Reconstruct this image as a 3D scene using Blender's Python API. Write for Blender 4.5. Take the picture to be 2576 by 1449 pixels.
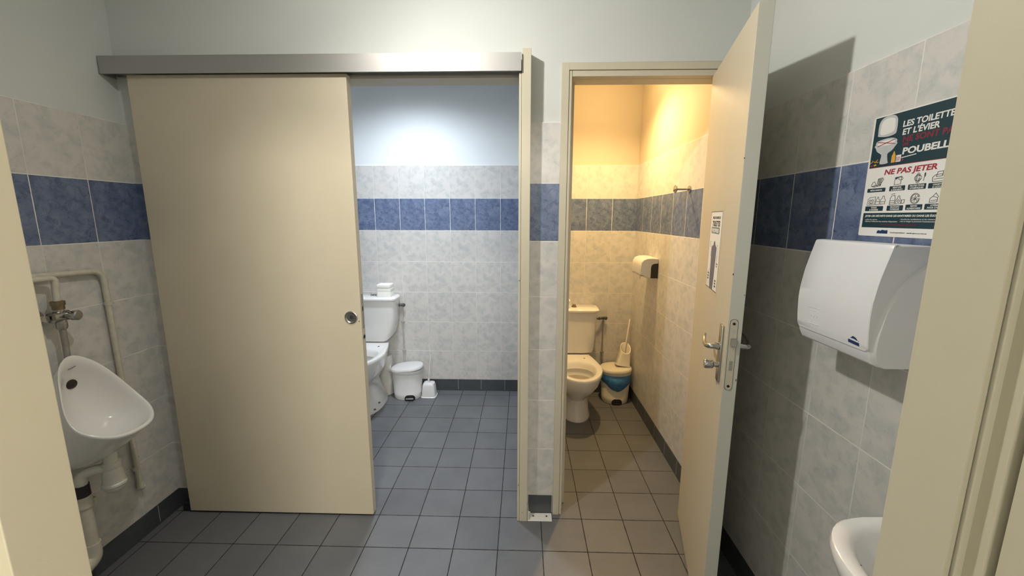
import bpy, bmesh, math, random
from mathutils import Vector, Matrix
random.seed(7)
S = bpy.context.scene
for o in list(bpy.data.objects): bpy.data.objects.remove(o)
COL = S.collection
PI = math.pi
H = 1.454
# ------------------------------------------------------------------ camera
cd = bpy.data.cameras.new('camera'); cam = bpy.data.objects.new('camera', cd); COL.objects.link(cam)
cd.sensor_width = 36.0; cd.sensor_fit = 'HORIZONTAL'; cd.lens = 36.0*1024.18/2576
cd.clip_start = 0.02; cd.clip_end = 50
p_, y_, r_ = .1717, -.0263, .0021
cam.location = (0, 0, H)
cam.rotation_mode = 'XYZ'
cam.matrix_world = Matrix.Translation((0, 0, H)) @ Matrix.Rotation(-y_, 4, 'Z') @ Matrix.Rotation(PI/2-p_, 4, 'X') @ Matrix.Rotation(r_, 4, 'Z')
S.camera = cam
# ------------------------------------------------------------------ view and world
S.view_settings.view_transform = 'Standard'; S.view_settings.look = 'None'
S.view_settings.gamma = 1; S.view_settings.use_curve_mapping = False
S.view_settings.exposure = 0.0
w = bpy.data.worlds.new('world'); S.world = w; w.use_nodes = True
w.node_tree.nodes['Background'].inputs[0].default_value = (.8, .86, 1, 1)
w.node_tree.nodes['Background'].inputs[1].default_value = 0.05
# ------------------------------------------------------------------ lights (fixtures are built further down)
def light(name, kind, loc, power, col, size=.05, direction=None, **k):
    l = bpy.data.lights.new(name, kind); l.energy = power; l.color = col
    if kind == 'AREA': l.shape = 'DISK'; l.size = size
    else: l.shadow_soft_size = size
    for a, b in k.items(): setattr(l, a, b)
    o = bpy.data.objects.new(name, l); COL.objects.link(o); o.location = loc
    if direction: o.rotation_euler = Vector(direction).to_track_quat('-Z', 'Y').to_euler()
    return o
ROOM_LAMP = (-.56, 1.07, 2.43); ROOM_DIR = (.50, .10, -.86)
LEFT_LAMP = (-.80, 2.62, 2.44)
WALL_LAMP = (.56, 2.72, 2.312)
HALL_LAMP = (.60, -1.70, 2.455)
light('room_light', 'SPOT', ROOM_LAMP, 41, (1, .96, .89), .035, ROOM_DIR, spot_size=math.radians(172), spot_blend=1.0)
light('room_light_bulb', 'POINT', ROOM_LAMP, 18.5, (1, .96, .89), .035)
light('left_cubicle_light', 'SPOT', LEFT_LAMP, 118, (.84, .91, 1), .09, (0, .05, -1), spot_size=math.radians(165), spot_blend=1.0)
light('right_cubicle_light', 'SPOT', WALL_LAMP, 80, (1, .66, .28), .045, (-.02, -.12, -1), spot_size=math.radians(156), spot_blend=1.0)
light('right_cubicle_bulb', 'POINT', WALL_LAMP, 6, (1, .68, .30), .045)
light('hall_light', 'AREA', HALL_LAMP, 150, (1, .94, .83), .75, (-.25, .8, -1))

# ================================================================== materials
class NT:
    def __init__(s, name):
        s.m = bpy.data.materials.new(name); s.m.use_nodes = True
        s.t = s.m.node_tree; s.b = s.t.nodes['Principled BSDF']
    def n(s, kind, **k):
        x = s.t.nodes.new(kind)
        for a, b in k.items(): setattr(x, a, b)
        return x
    def put(s, sock, v):
        if hasattr(v, 'links') or isinstance(v, bpy.types.NodeSocket): s.t.links.new(v, sock)
        else: sock.default_value = v
    def M(s, op, a, b=0.0, c=0.0, clamp=False):
        x = s.n('ShaderNodeMath', operation=op, use_clamp=clamp)
        for i, v in enumerate((a, b, c)): s.put(x.inputs[i], v)
        return x.outputs[0]
    def mix(s, f, a, b, typ='MIX'):
        x = s.n('ShaderNodeMix', data_type='RGBA', blend_type=typ)
        s.put(x.inputs[0], f); s.put(x.inputs[6], a); s.put(x.inputs[7], b); return x.outputs[2]
    def ramp(s, v, lo, hi, a=0.0, b=1.0):
        x = s.n('ShaderNodeMapRange'); s.put(x.inputs[0], v)
        for i, q in zip((1, 2, 3, 4), (lo, hi, a, b)): s.put(x.inputs[i], q)
        return x.outputs[0]
    def noise(s, vec, scale, detail=4, rough=.6, dist=0):
        x = s.n('ShaderNodeTexNoise'); s.put(x.inputs['Vector'], vec); x.inputs['Scale'].default_value = scale
        x.inputs['Detail'].default_value = detail; x.inputs['Roughness'].default_value = rough
        x.inputs['Distortion'].default_value = dist; return x.outputs['Fac']
    def bump(s, h, strength=.3, dist=.001):
        x = s.n('ShaderNodeBump'); s.put(x.inputs['Height'], h); x.inputs['Strength'].default_value = strength
        x.inputs['Distance'].default_value = dist; s.t.links.new(x.outputs[0], s.b.inputs['Normal'])
    def pos(s):
        return s.n('ShaderNodeNewGeometry').outputs['Position']
    def obj(s):
        return s.n('ShaderNodeTexCoord').outputs['Object']
    def xyz(s, v):
        x = s.n('ShaderNodeSeparateXYZ'); s.put(x.inputs[0], v); return x.outputs
    def comb(s, a, b, c=0.0):
        x = s.n('ShaderNodeCombineXYZ'); s.put(x.inputs[0], a); s.put(x.inputs[1], b); s.put(x.inputs[2], c); return x.outputs[0]
def c4(c): return (c[0], c[1], c[2], 1)

def simple(name, col, rough=.5, metal=0.0, var=.04, scale=30, bump=0.0, coat=0.0, spec=.5):
    n = NT(name); f = n.noise(n.obj(), scale, 3)
    k = n.ramp(f, .3, .7, 1-var, 1+var)
    v = n.n('ShaderNodeVectorMath', operation='SCALE'); v.inputs[0].default_value = col; n.t.links.new(k, v.inputs['Scale'])
    n.t.links.new(v.outputs[0], n.b.inputs['Base Color'])
    n.b.inputs['Roughness'].default_value = rough; n.b.inputs['Metallic'].default_value = metal
    n.b.inputs['Coat Weight'].default_value = coat; n.b.inputs['Specular IOR Level'].default_value = spec
    if bump: n.bump(n.noise(n.obj(), scale*10, 3), bump, .001)
    return n.m

def tile_wall(name, axis, off, tw=.2):
    n = NT(name); P = n.xyz(n.pos())
    u = n.M('DIVIDE', n.M('SUBTRACT', P[0 if axis == 'X' else 1], off), tw)
    v = n.M('DIVIDE', n.M('SUBTRACT', P[2], .1), .25)
    iu = n.M('FLOOR', u); iv = n.M('FLOOR', v)
    fu = n.M('SUBTRACT', u, iu); fv = n.M('SUBTRACT', v, iv)
    du = n.M('MULTIPLY', n.M('MINIMUM', fu, n.M('SUBTRACT', 1.0, fu)), tw)
    dv = n.M('MULTIPLY', n.M('MINIMUM', fv, n.M('SUBTRACT', 1.0, fv)), .25)
    wob = n.ramp(n.noise(n.pos(), 40, 2), .3, .7, -.0003, .0004)
    isband = n.M('COMPARE', iv, 5.0, .5)
    gv = n.M('MULTIPLY', n.ramp(n.M('ADD', du, wob), .0012, .0020, 1.0, 0.0), n.ramp(isband, 0, 1, .70, 1.0))
    g = n.M('MAXIMUM', gv, n.ramp(n.M('ADD', dv, wob), .0014, .0022, 1.0, 0.0))
    wn = n.n('ShaderNodeTexWhiteNoise', noise_dimensions='2D'); n.put(wn.inputs['Vector'], n.comb(iu, iv))
    # printed mottle repeats in few variants: shift the noise domain tile by tile
    var = n.M('FLOOR', n.M('MULTIPLY', wn.outputs['Value'], 4.0))
    loc = n.comb(n.M('MULTIPLY', fu, tw), n.M('MULTIPLY', fv, .25), n.M('MULTIPLY', var, 3.7))
    n1 = n.noise(loc, 17, 5, .62, .4); n2 = n.noise(loc, 75, 5, .7, 1.2)
    n3 = n.noise(loc, 34, 8, .72, .8)
    a = n.ramp(n1, .42, .62); b = n.ramp(n2, .52, .66); c_ = n.ramp(n3, .48, .62)
    white = n.mix(a, (.645, .62, .595, 1), (.555, .558, .54, 1))
    white = n.mix(n.M('MULTIPLY', n.M('MULTIPLY', c_, a), .60), white, (.455, .465, .47, 1))
    white = n.mix(n.M('MULTIPLY', n.M('MULTIPLY', b, c_), .55), white, (.40, .41, .42, 1))
    blue = n.mix(n.ramp(n1, .34, .64), (.175, .222, .335, 1), (.108, .147, .262, 1))
    blue = n.mix(n.M('MULTIPLY', c_, .85), blue, (.070, .098, .185, 1))
    blue = n.mix(n.M('MULTIPLY', n.M('MULTIPLY', b, c_), .9), blue, (.035, .055, .125, 1))
    blue = n.mix(n.ramp(n.noise(loc, 110, 4, .7), .56, .72, 0.0, .45), blue, (.25, .29, .37, 1))
    band = n.M('COMPARE', iv, 5.0, .5)
    colr = n.mix(band, white, blue)
    dirt = n.ramp(n.noise(n.pos(), 6, 2), .3, .7)
    grout = n.mix(dirt, (.86, .84, .81, 1), (.68, .66, .61, 1))
    n.t.links.new(n.mix(g, colr, grout), n.b.inputs['Base Color'])
    n.put(n.b.inputs['Roughness'], n.ramp(g, 0, 1, .40, .8))
    h = n.M('ADD', n.M('MULTIPLY', g, -1.0), n.M('MULTIPLY', n.noise(n.pos(), 14, 3), .35))
    n.bump(h, .35, .0012)
    return n.m

def floor_mat():
    n = NT('grey_floor_tiles'); P = n.xyz(n.pos()); s = .1991
    u = n.M('DIVIDE', n.M('SUBTRACT', P[0], -.7002), s); v = n.M('DIVIDE', n.M('SUBTRACT', P[1], 1.5788), s)
    iu = n.M('FLOOR', u); iv = n.M('FLOOR', v); fu = n.M('SUBTRACT', u, iu); fv = n.M('SUBTRACT', v, iv)
    du = n.M('MULTIPLY', n.M('MINIMUM', fu, n.M('SUBTRACT', 1.0, fu)), s)
    dv = n.M('MULTIPLY', n.M('MINIMUM', fv, n.M('SUBTRACT', 1.0, fv)), s)
    d = n.M('MINIMUM', du, dv)
    wob = n.ramp(n.noise(n.pos(), 30, 2), .3, .7, -.0004, .0004)
    g = n.ramp(n.M('ADD', d, wob), .0016, .0024, 1.0, 0.0)
    wn = n.n('ShaderNodeTexWhiteNoise', noise_dimensions='2D'); n.put(wn.inputs['Vector'], n.comb(iu, iv))
    k = n.M('ADD', n.ramp(wn.outputs['Value'], 0, 1, -.012, .012), n.ramp(n.noise(n.pos(), 5, 5), .3, .7, -.015, .015))
    base = n.comb(n.M('ADD', .132, k), n.M('ADD', .137, k), n.M('ADD', .147, k))
    sp = n.ramp(n.noise(n.pos(), 420, 2), .35, .65, .93, 1.07)
    v_ = n.n('ShaderNodeVectorMath', operation='SCALE'); n.put(v_.inputs[0], base); n.put(v_.inputs['Scale'], sp)
    n.t.links.new(n.mix(g, v_.outputs[0], (.020, .018, .016, 1)), n.b.inputs['Base Color'])
    n.put(n.b.inputs['Roughness'], n.ramp(g, 0, 1, .42, .9))
    n.bump(n.M('ADD', n.M('MULTIPLY', g, -1.0), n.M('MULTIPLY', n.noise(n.pos(), 420, 2), .12)), .4, .0012)
    return n.m

def paint(name, col, scale=260, strength=.12):
    n = NT(name)
    f = n.noise(n.pos(), 2.2, 3)
    n.t.links.new(n.mix(n.ramp(f, .3, .7), c4([x*.97 for x in col]), c4([min(1, x*1.02) for x in col])), n.b.inputs['Base Color'])
    n.b.inputs['Roughness'].default_value = .62
    n.bump(n.M('ADD', n.noise(n.pos(), scale, 3), n.M('MULTIPLY', n.noise(n.pos(), 9, 3), 2.0)), strength, .0015)
    return n.m

def door_paint(name, col=(.60, .535, .405), chips=True):
    n = NT(name)
    f = n.noise(n.obj(), 3, 4); col2 = [x*.955 for x in col]
    base = n.mix(n.ramp(f, .35, .65), c4(col), c4(col2))
    sc = n.noise(n.obj(), 22, 5, .7, .4)
    base = n.mix(n.ramp(sc, .74, .80, 0, .55), base, (.22, .19, .14, 1)) if chips else base
    n.t.links.new(base, n.b.inputs['Base Color']); n.b.inputs['Roughness'].default_value = .52
    n.bump(n.noise(n.obj(), 330, 2), .10, .0008)
    return n.m

M = {}
M['tx_back'] = tile_wall('pale_and_blue_tiles_back', 'X', -1.1773-.0)
M['tx_back_r'] = tile_wall('pale_and_blue_tiles_back_right', 'X', .4979)
M['tx_part'] = tile_wall('pale_and_blue_tiles_partition', 'X', -1.64)
M['tx_pier'] = tile_wall('pale_and_blue_tiles_pier', 'X', .0)
M['ty_right'] = tile_wall('pale_and_blue_tiles_right', 'Y', 2.0757)
M['ty_rfront'] = tile_wall('pale_and_blue_tiles_right_front', 'Y', 1.6186)
M['ty_left'] = tile_wall('pale_and_blue_tiles_left', 'Y', 1.4272)
M['floor'] = floor_mat()
M['paint'] = paint('pale_grey_paint', (.64, .665, .645))
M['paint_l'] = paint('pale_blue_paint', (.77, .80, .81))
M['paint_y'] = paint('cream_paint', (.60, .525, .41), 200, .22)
M['ceiling'] = paint('white_ceiling_paint', (.84, .84, .82))
M['base'] = simple('dark_grey_plinth_tiles', (.062, .070, .078), .38, 0, .12, 25, .1)
M['door'] = door_paint('cream_door_paint')
M['doorf'] = door_paint('cream_frame_paint', (.60, .55, .43))
M['jamb'] = door_paint('beige_entry_frame_paint', (.545, .495, .37), False)
M['edge'] = door_paint('pale_door_edge_paint', (.62, .61, .54))
M['porc'] = simple('white_porcelain', (.80, .79, .77), .12, 0, .01, 4, 0, .3)
M['plastic'] = simple('white_plastic', (.69, .69, .69), .33, 0, .015, 8, .03)
M['plastic2'] = simple('cream_plastic', (.74, .70, .60), .38, 0, .02, 8)
M['dryer'] = simple('white_enamelled_metal', (.77, .77, .79), .30, 0, .008, 8, .02)
M['pipe'] = simple('cream_painted_pipe', (.58, .55, .46), .4, 0, .08, 40, .1)
M['pvc'] = simple('white_pvc', (.66, .65, .60), .4, 0, .04, 20)
M['black'] = simple('black_rubber', (.02, .02, .022), .5, 0, .1)
M['darkplastic'] = simple('dark_grey_plastic', (.018, .016, .015), .3, 0, .1)
M['chrome'] = simple('chrome', (.46, .455, .44), .17, 1, .03)
M['steel'] = simple('brushed_steel', (.45, .44, .41), .34, 1, .05)
M['dullsteel'] = simple('dull_grey_steel', (.13, .13, .12), .45, .6, .1)
M['brass'] = simple('tarnished_brass', (.24, .19, .12), .4, .9, .2, 80)
M['copper'] = simple('dull_copper_pipe', (.34, .32, .29), .42, .5, .15, 60)
M['dark'] = simple('dark_recess', (.015, .013, .012), .8, 0, .1)
M['bag'] = simple('blue_bin_bag', (.07, .26, .56), .4, 0, .25, 45, .9)
M['greybit'] = simple('grey_pedal_plastic', (.30, .31, .32), .35)
M['paper'] = simple('white_paper', (.80, .79, .76), .8, 0, .02, 20)
M['tissue'] = simple('white_tissue', (.88, .87, .82), .9, 0, .02, 60, .2)
M['ink_green'] = simple('dark_green_ink', (.010, .038, .052), .55, 0, .06)
M['ink_red'] = simple('red_ink', (.36, .030, .050), .6, 0, .05)
M['ink_red2'] = simple('dark_red_ink', (.22, .022, .035), .6, 0, .05)
M['ink_white'] = simple('white_ink', (.78, .77, .74), .6, 0, .02)
M['ink_line'] = simple('grey_line_ink', (.05, .05, .06), .6)
M['ink_blue'] = simple('navy_ink', (.012, .035, .13), .5)
M['ink_yellow'] = simple('orange_ink', (.70, .38, .05), .6)
M['ink_slate'] = simple('slate_ink', (.13, .14, .20), .5)
M['ink_teal'] = simple('grey_teal_ink', (.16, .22, .26), .5)
M['ink_dkgrey'] = simple('charcoal_ink', (.06, .06, .06), .6)
M['poster_grey'] = simple('light_grey_ink', (.52, .54, .55), .6)
M['water'] = simple('still_water', (.34, .32, .27), .05, 0, 0)
def alu():
    n = NT('brushed_aluminium'); P = n.xyz(n.pos())
    st = n.noise(n.comb(n.M('MULTIPLY', P[0], 1.0), n.M('MULTIPLY', P[1], 300.0), n.M('MULTIPLY', P[2], 300.0)), 1.0, 4)
    n.b.inputs['Base Color'].default_value = (.43, .425, .41, 1); n.b.inputs['Metallic'].default_value = .75
    n.put(n.b.inputs['Roughness'], n.ramp(st, .3, .7, .46, .56)); n.b.inputs['Specular IOR Level'].default_value = .4
    n.bump(st, .05, .0004); return n.m
M['alu'] = alu()
def glow(name, col, s):
    n = NT(name); n.b.inputs['Base Color'].default_value = c4(col); n.b.inputs['Emission Color'].default_value = c4(col)
    n.b.inputs['Emission Strength'].default_value = s; return n.m
M['glow_w'] = glow('lit_warm_diffuser', (1, .93, .8), 6); M['glow_c'] = glow('lit_cool_diffuser', (.8, .9, 1), 5)

# ================================================================== mesh helpers
def bx(bm, x0, y0, z0, x1, y1, z1, bev=0.0, seg=2):
    r = bmesh.ops.create_cube(bm, size=1)['verts']
    for v in r:
        v.co = Vector(((x0+x1)/2+v.co.x*(x1-x0), (y0+y1)/2+v.co.y*(y1-y0), (z0+z1)/2+v.co.z*(z1-z0)))
    if bev:
        es = list({e for v in r for e in v.link_edges})
        bmesh.ops.bevel(bm, geom=es, offset=bev, segments=seg, affect='EDGES', profile=.5)
def frame_of(d):
    d = Vector(d).normalized(); a = Vector((0, 0, 1)) if abs(d.z) < .95 else Vector((1, 0, 0))
    u = d.cross(a).normalized(); return u, d.cross(u).normalized()
def ring(bm, c, u, v, r, n=20):
    return [bm.verts.new(Vector(c)+u*(r*math.cos(2*PI*i/n))+v*(r*math.sin(2*PI*i/n))) for i in range(n)]
def bridge(bm, A, B):
    n = len(A)
    for i in range(n):
        try: bm.faces.new((A[i], A[(i+1) % n], B[(i+1) % n], B[i]))
        except ValueError: pass
def loft(bm, rings, cap0=True, cap1=True):
    R = [[bm.verts.new(Vector(p)) for p in r] for r in rings]
    for a, b in zip(R, R[1:]): bridge(bm, a, b)
    if cap0: bm.faces.new(R[0][::-1])
    if cap1: bm.faces.new(R[-1])
def cyl(bm, a, b, r, r2=None, n=20):
    a, b = Vector(a), Vector(b); u, v = frame_of(b-a); r2 = r if r2 is None else r2
    A = ring(bm, a, u, v, r, n); B = ring(bm, b, u, v, r2, n); bridge(bm, A, B); bm.faces.new(A[::-1]); bm.faces.new(B)
def lathe(bm, a, d, prof, n=28):     # prof: (distance along d, radius)
    a = Vector(a); d = Vector(d).normalized(); u, v = frame_of(d)
    loft(bm, [[a+d*h+u*(r*math.cos(2*PI*i/n))+v*(r*math.sin(2*PI*i/n)) for i in range(n)] for h, r in prof])
def smooth_path(P, rad, seg=6):
    P = [Vector(p) for p in P]; out = [P[0]]
    for i in range(1, len(P)-1):
        a = (P[i-1]-P[i]); b = (P[i+1]-P[i]); r = min(rad, a.length*.45, b.length*.45)
        s, e = P[i]+a.normalized()*r, P[i]+b.normalized()*r
        for k in range(seg+1):
            t = k/seg; out.append(s*(1-t)**2+P[i]*2*t*(1-t)+e*t*t)
    out.append(P[-1]); return out
def tube(bm, P, r, rad=.03, n=14, smooth=True):
    P = smooth_path(P, rad) if smooth and len(P) > 2 else [Vector(p) for p in P]
    rr = [r(i/(len(P)-1)) for i in range(len(P))] if callable(r) else (r if hasattr(r, '__len__') else [r]*len(P)); R = []; u = None
    for i, p in enumerate(P):
        d = (P[min(i+1, len(P)-1)]-P[max(i-1, 0)]).normalized()
        if u is None: u, v = frame_of(d)
        else:
            u = (u-d*u.dot(d)).normalized()
        v = d.cross(u).normalized()
        R.append([p+u*(rr[i]*math.cos(2*PI*k/n))+v*(rr[i]*math.sin(2*PI*k/n)) for k in range(n)])
    loft(bm, R)
def prism(bm, pts, z0, z1, tf=None):   # polygon in (a,b), extruded along c
    tf = tf or (lambda a, b, c: (a, b, c))
    A = [bm.verts.new(tf(a, b, z0)) for a, b in pts]; B = [bm.verts.new(tf(a, b, z1)) for a, b in pts]
    bridge(bm, A, B); bm.faces.new(A[::-1]); bm.faces.new(B)
def BM(): return bmesh.new()
def world_loc(o):
    l = Vector((0, 0, 0))
    while o is not None: l += o.location; o = o.parent
    return l
def obj(name, bm, mat, parent=None, smooth=False, sub=0, loc=None, local=False, bev=0.0):
    bmesh.ops.remove_doubles(bm, verts=bm.verts, dist=1e-6)
    bmesh.ops.recalc_face_normals(bm, faces=bm.faces)
    me = bpy.data.meshes.new(name)
    o = bpy.data.objects.new(name, me); COL.objects.link(o)
    if parent is not None: o.parent = parent
    if not local:
        base = world_loc(parent) if parent is not None else Vector((0, 0, 0))
        if loc is None and parent is None:
            xs = [v.co for v in bm.verts]
            loc = ((min(c.x for c in xs)+max(c.x for c in xs))/2, (min(c.y for c in xs)+max(c.y for c in xs))/2, min(c.z for c in xs))
        if loc is not None and parent is None:
            o.location = loc; base = Vector(loc)
        bmesh.ops.translate(bm, vec=-base, verts=bm.verts)
    bm.to_mesh(me); bm.free(); me.materials.append(mat)
    if smooth:
        for p in me.polygons: p.use_smooth = True
    if sub:
        s = o.modifiers.new('subdivision', 'SUBSURF'); s.levels = s.render_levels = sub
    if bev:
        b = o.modifiers.new('bevel', 'BEVEL'); b.width = bev; b.segments = 3; b.limit_method = 'ANGLE'; b.angle_limit = math.radians(40); b.harden_normals = False
    if smooth and not sub:
        me.set_sharp_from_angle(angle=math.radians(38))
    return o
def tag(o, label=None, cat=None, group=None, kind=None):
    for k, v in (('label', label), ('category', cat), ('group', group), ('kind', kind)):
        if v: o[k] = v
    return o
def thing(name, label, cat, loc, group=None):
    o = bpy.data.objects.new(name, None); COL.objects.link(o); o.location = loc; o.empty_display_size = .05
    return tag(o, label, cat, group)
def struct(name, bm, mat, parent=None, **k):
    o = obj(name, bm, mat, parent, **k)
    if parent is None: o['kind'] = 'structure'
    return o
def sempty(name, loc):
    o = bpy.data.objects.new(name, None); COL.objects.link(o); o.location = loc; o['kind'] = 'structure'; o.empty_display_size = .05
    return o
def boxes(*bs, bev=0.0):
    bm = BM()
    for b in bs: bx(bm, *b, bev=bev)
    return bm

# ================================================================== the setting
XL, XR, XF = -1.7358, .885, .900
YB, YP, YP2 = 3.26, 1.815, 1.915
CZ = 2.5
T = .006      # tile thickness, plaster face lies behind it
struct('floor', boxes((-1.9, -3.0, -.08, 1.3, 3.4, 0)), M['floor'])
struct('ceiling', boxes((-1.9, -3.0, CZ, 1.3, 3.4, CZ+.08)), M['ceiling'])
# left wall
wl = struct('wall_left', boxes((-1.86, .20, 0, XL-T, 3.4, CZ)), M['paint'])
struct('tiling', boxes((XL-T, .36, .098, XL, YB, 1.85)), M['ty_left'], wl)
# back wall: left cubicle paint, right cubicle cream paint
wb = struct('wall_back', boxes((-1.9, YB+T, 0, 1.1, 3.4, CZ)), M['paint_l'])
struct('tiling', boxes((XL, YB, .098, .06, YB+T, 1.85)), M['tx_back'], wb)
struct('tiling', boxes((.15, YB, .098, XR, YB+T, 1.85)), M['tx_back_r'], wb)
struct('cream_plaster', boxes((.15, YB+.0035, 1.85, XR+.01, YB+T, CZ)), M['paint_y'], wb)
# divider between the cubicles
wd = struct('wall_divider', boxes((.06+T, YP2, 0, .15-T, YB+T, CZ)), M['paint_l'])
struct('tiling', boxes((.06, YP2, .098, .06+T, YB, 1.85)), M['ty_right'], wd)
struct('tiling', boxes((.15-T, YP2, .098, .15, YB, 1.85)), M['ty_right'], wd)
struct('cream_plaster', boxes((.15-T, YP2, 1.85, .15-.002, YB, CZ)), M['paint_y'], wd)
# partition with the two doorways: opening A x -.79..-.012, opening B x .19..832
LZ = 2.034
bm = boxes((-1.86, YP+T, 0, -.79, YP2, CZ), (-.79, YP+T, LZ, .0, YP2, CZ), (.0, YP+T, 0, .157, YP2, CZ),
           (.157, YP+T, 2.08, .835, YP2, CZ), (.835, YP+T, 0, 1.1, YP2, CZ))
wp = struct('wall_partition', bm, M['paint'])
struct('tiling', boxes((XL, YP, .098, -.79, YP+T, 1.85)), M['tx_part'], wp)
struct('tiling', boxes((.027, YP, .098, .157, YP+T, 1.85)), M['tx_pier'], wp)
# right wall, front room and cubicle
wr = struct('wall_right', boxes((XF+T, .20, 0, 1.1, YP+T, CZ), (XR+T, YP2, 0, 1.1, YB+T, CZ)), M['paint'])
struct('tiling', boxes((XF, .36, .098, XF+T, YP, 1.85)), M['ty_rfront'], wr)
struct('tiling', boxes((XR, YP2, .098, XR+T, YB, 1.85)), M['ty_right'], wr)
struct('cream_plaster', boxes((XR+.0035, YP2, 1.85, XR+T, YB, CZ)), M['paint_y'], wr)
# wall with the entrance, and the hall behind the photographer
EL, ER = -.468, .362
struct('wall_front', boxes((-1.86, .21, 0, EL-.02, .36, CZ), (ER+.03, .21, 0, 1.1, .36, CZ), (EL-.02, .21, 2.06, ER+.03, .36, CZ)), M['paint'])
struct('wall_hall_left', boxes((-1.35, -3.0, 0, -1.25, .21, CZ)), M['paint'])
struct('wall_hall_right', boxes((1.0, -3.0, 0, 1.1, .21, CZ)), M['paint'])
struct('wall_hall_back', boxes((-1.25, -3.0, 0, 1.0, -2.9, CZ)), M['paint'])
# plinth tiles
def plinth(name, b, joints, axis):
    bm = BM(); bx(bm, *b)
    o = struct(name, bm, M['base'])
    for q in joints:
        j = BM()
        if axis == 'x': bx(j, q-.0012, b[1]-.0006, .012, q+.0012, b[1]+.001, .098)
        elif axis == 'y-': bx(j, b[0]-.0006, q-.0012, .012, b[0]+.001, q+.0012, .098)
        else: bx(j, b[3]-.001, q-.0012, .012, b[3]+.0006, q+.0012, .098)
        obj('grout_joint', j, M['groutline'], o)
    return o
M['groutline'] = simple('grey_white_grout', (.42, .42, .42), .8)
PT = .004
plinth('baseboard_back', (XL, YB-PT, 0, .06, YB+T, .1), [-.94, -.54, -.345, -.145], 'x')
plinth('baseboard_back_right', (.15, YB-PT, 0, XR, YB+T, .1), [.4, .6], 'x')
plinth('baseboard_left', (XL-T, .36, 0, XL+PT, YP, .1), [.9, 1.3, 1.69], 'y+')
plinth('baseboard_left_cubicle', (XL-T, YP2, 0, XL+PT, YB-PT, .1), [2.3, 2.7], 'y+')
plinth('baseboard_partition', (XL+PT, YP-PT, 0, -.79, YP+T, .1), [-1.64, -1.44], 'x')
plinth('baseboard_pier', (.036, YP-PT, .006, .150, YP+T, .1), [], 'x')
plinth('baseboard_right', (XR-PT, YP2, 0, XR+T, YB-PT, .1), [2.13, 2.33, 2.53, 2.73, 2.93], 'y-')
plinth('baseboard_right_front', (XF-PT, .36, 0, XF+T, YP, .1), [.9, 1.3], 'y-')
plinth('baseboard_divider', (.06-PT, YP2, 0, .06+T, YB-PT, .1), [2.4], 'y-')

# ------------------------------------------------------------------ sliding door, its track and the end post
d1 = sempty('door_1', (-1.19, 1.788, 0))
obj('door_leaf', boxes((-1.647, 1.768, .010, -.727, 1.808, 2.032), bev=.002), M['door'], d1)
pull = BM()
c = Vector((-.772, 1.768, 1.008)); dd = Vector((0, -1, 0))
lathe(pull, c+Vector((0, .004, 0)), dd, [(.0042, .0005), (.0042, .0290), (.0075, .0290), (.0092, .0268), (.0092, .0245), (.0070, .0222), (.0056, .0205), (.0054, .0005)], 40)
ph = obj('pull_cup', pull, M['steel'], d1, smooth=True)
k = BM(); cyl(k, (-.772, 1.7672, 1.008), (-.772, 1.7662, 1.008), .0195, n=32); obj('inner_disc', k, M['dullsteel'], ph)
k = BM(); cyl(k, (-.770, 1.7664, 1.0085), (-.770, 1.7650, 1.0085), .0078, n=20); obj('keyhole_disc', k, M['dark'], ph)
k = BM(); cyl(k, (-.7672, 1.7652, 1.0095), (-.7672, 1.7640, 1.0095), .0026, n=12); obj('pin', k, M['chrome'], ph)
sl = BM(); bx(sl, -.7268, 1.780, .952, -.7255, 1.797, 1.112, bev=.0006); obj('lock_slot', sl, M['copper'], d1)
sl = BM(); bx(sl, -.7258, 1.7845, 1.035, -.7250, 1.7925, 1.055); obj('lock_hole', sl, M['dark'], d1)
sl = BM(); cyl(sl, (-.7270, 1.7885, .9130), (-.7254, 1.7885, .9130), .0125, n=24); fh = obj('finger_hole', sl, M['steel'], d1)
sl = BM(); cyl(sl, (-.7256, 1.7885, .9130), (-.7248, 1.7885, .9130), .0085, n=24); obj('hole', sl, M['dark'], fh)
sl = BM(); cyl(sl, (-.737, 1.7686, .990), (-.737, 1.7672, .990), .0022, n=10); obj('small_hole', sl, M['dark'], d1)

tr = thing('sliding_door_track', 'long brushed aluminium cover box of the sliding door track high on the wall', 'door track', (-.87, 1.78, 2.028))
bm = BM()
bx(bm, -1.733, 1.745, 2.030, -.0105, 1.7475, 2.098); bx(bm, -1.733, 1.7475, 2.0955, -.0105, YP+T, 2.098)
bx(bm, -1.733, 1.7475, 2.030, -.0105, 1.752, 2.0325)
obj('cover', bm, M['alu'], tr)
bm = BM(); bx(bm, -1.735, 1.7445, 2.0295, -1.733, YP, 2.0985); obj('end_cap', bm, M['alu'], tr)
bm = BM(); bx(bm, -1.72, 1.770, 2.045, -.0105, 1.806, 2.078); bx(bm, -1.72, 1.806, 2.036, -.0105, YP+T, 2.085); obj('running_rail', bm, M['steel'], tr)

po = thing('door_stop_post', 'narrow cream wooden post beside the tiled pier, end stop of the sliding door', 'post', (.004, 1.785, 0))
obj('post', boxes((-.0085, 1.756, 0, .0290, YP+T+.02, 2.117), bev=.0015), M['doorf'], po)
obj('side_batten', boxes((-.0195, 1.7585, 0, -.0095, YP+T+.02, 2.027), bev=.001), M['doorf'], po)
for z, dx in ((.19, -.0145), (1.18, -.0145), (.045, .006)):
    bm = BM(); bx(bm, dx-.0014, 1.7553, z, dx+.0014, 1.7587, z+.005); obj('paint_chip', bm, M['brass'], po)
# lining of the first opening
struct('trim_1', boxes((-.79, YP+T, LZ-.006, -.0105, YP2+.004, LZ), (-.0105, YP+T+.02, 0, .0, YP2+.004, LZ), (-.79, YP+T, 0, -.782, YP2+.004, LZ)), M['doorf'])

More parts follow.
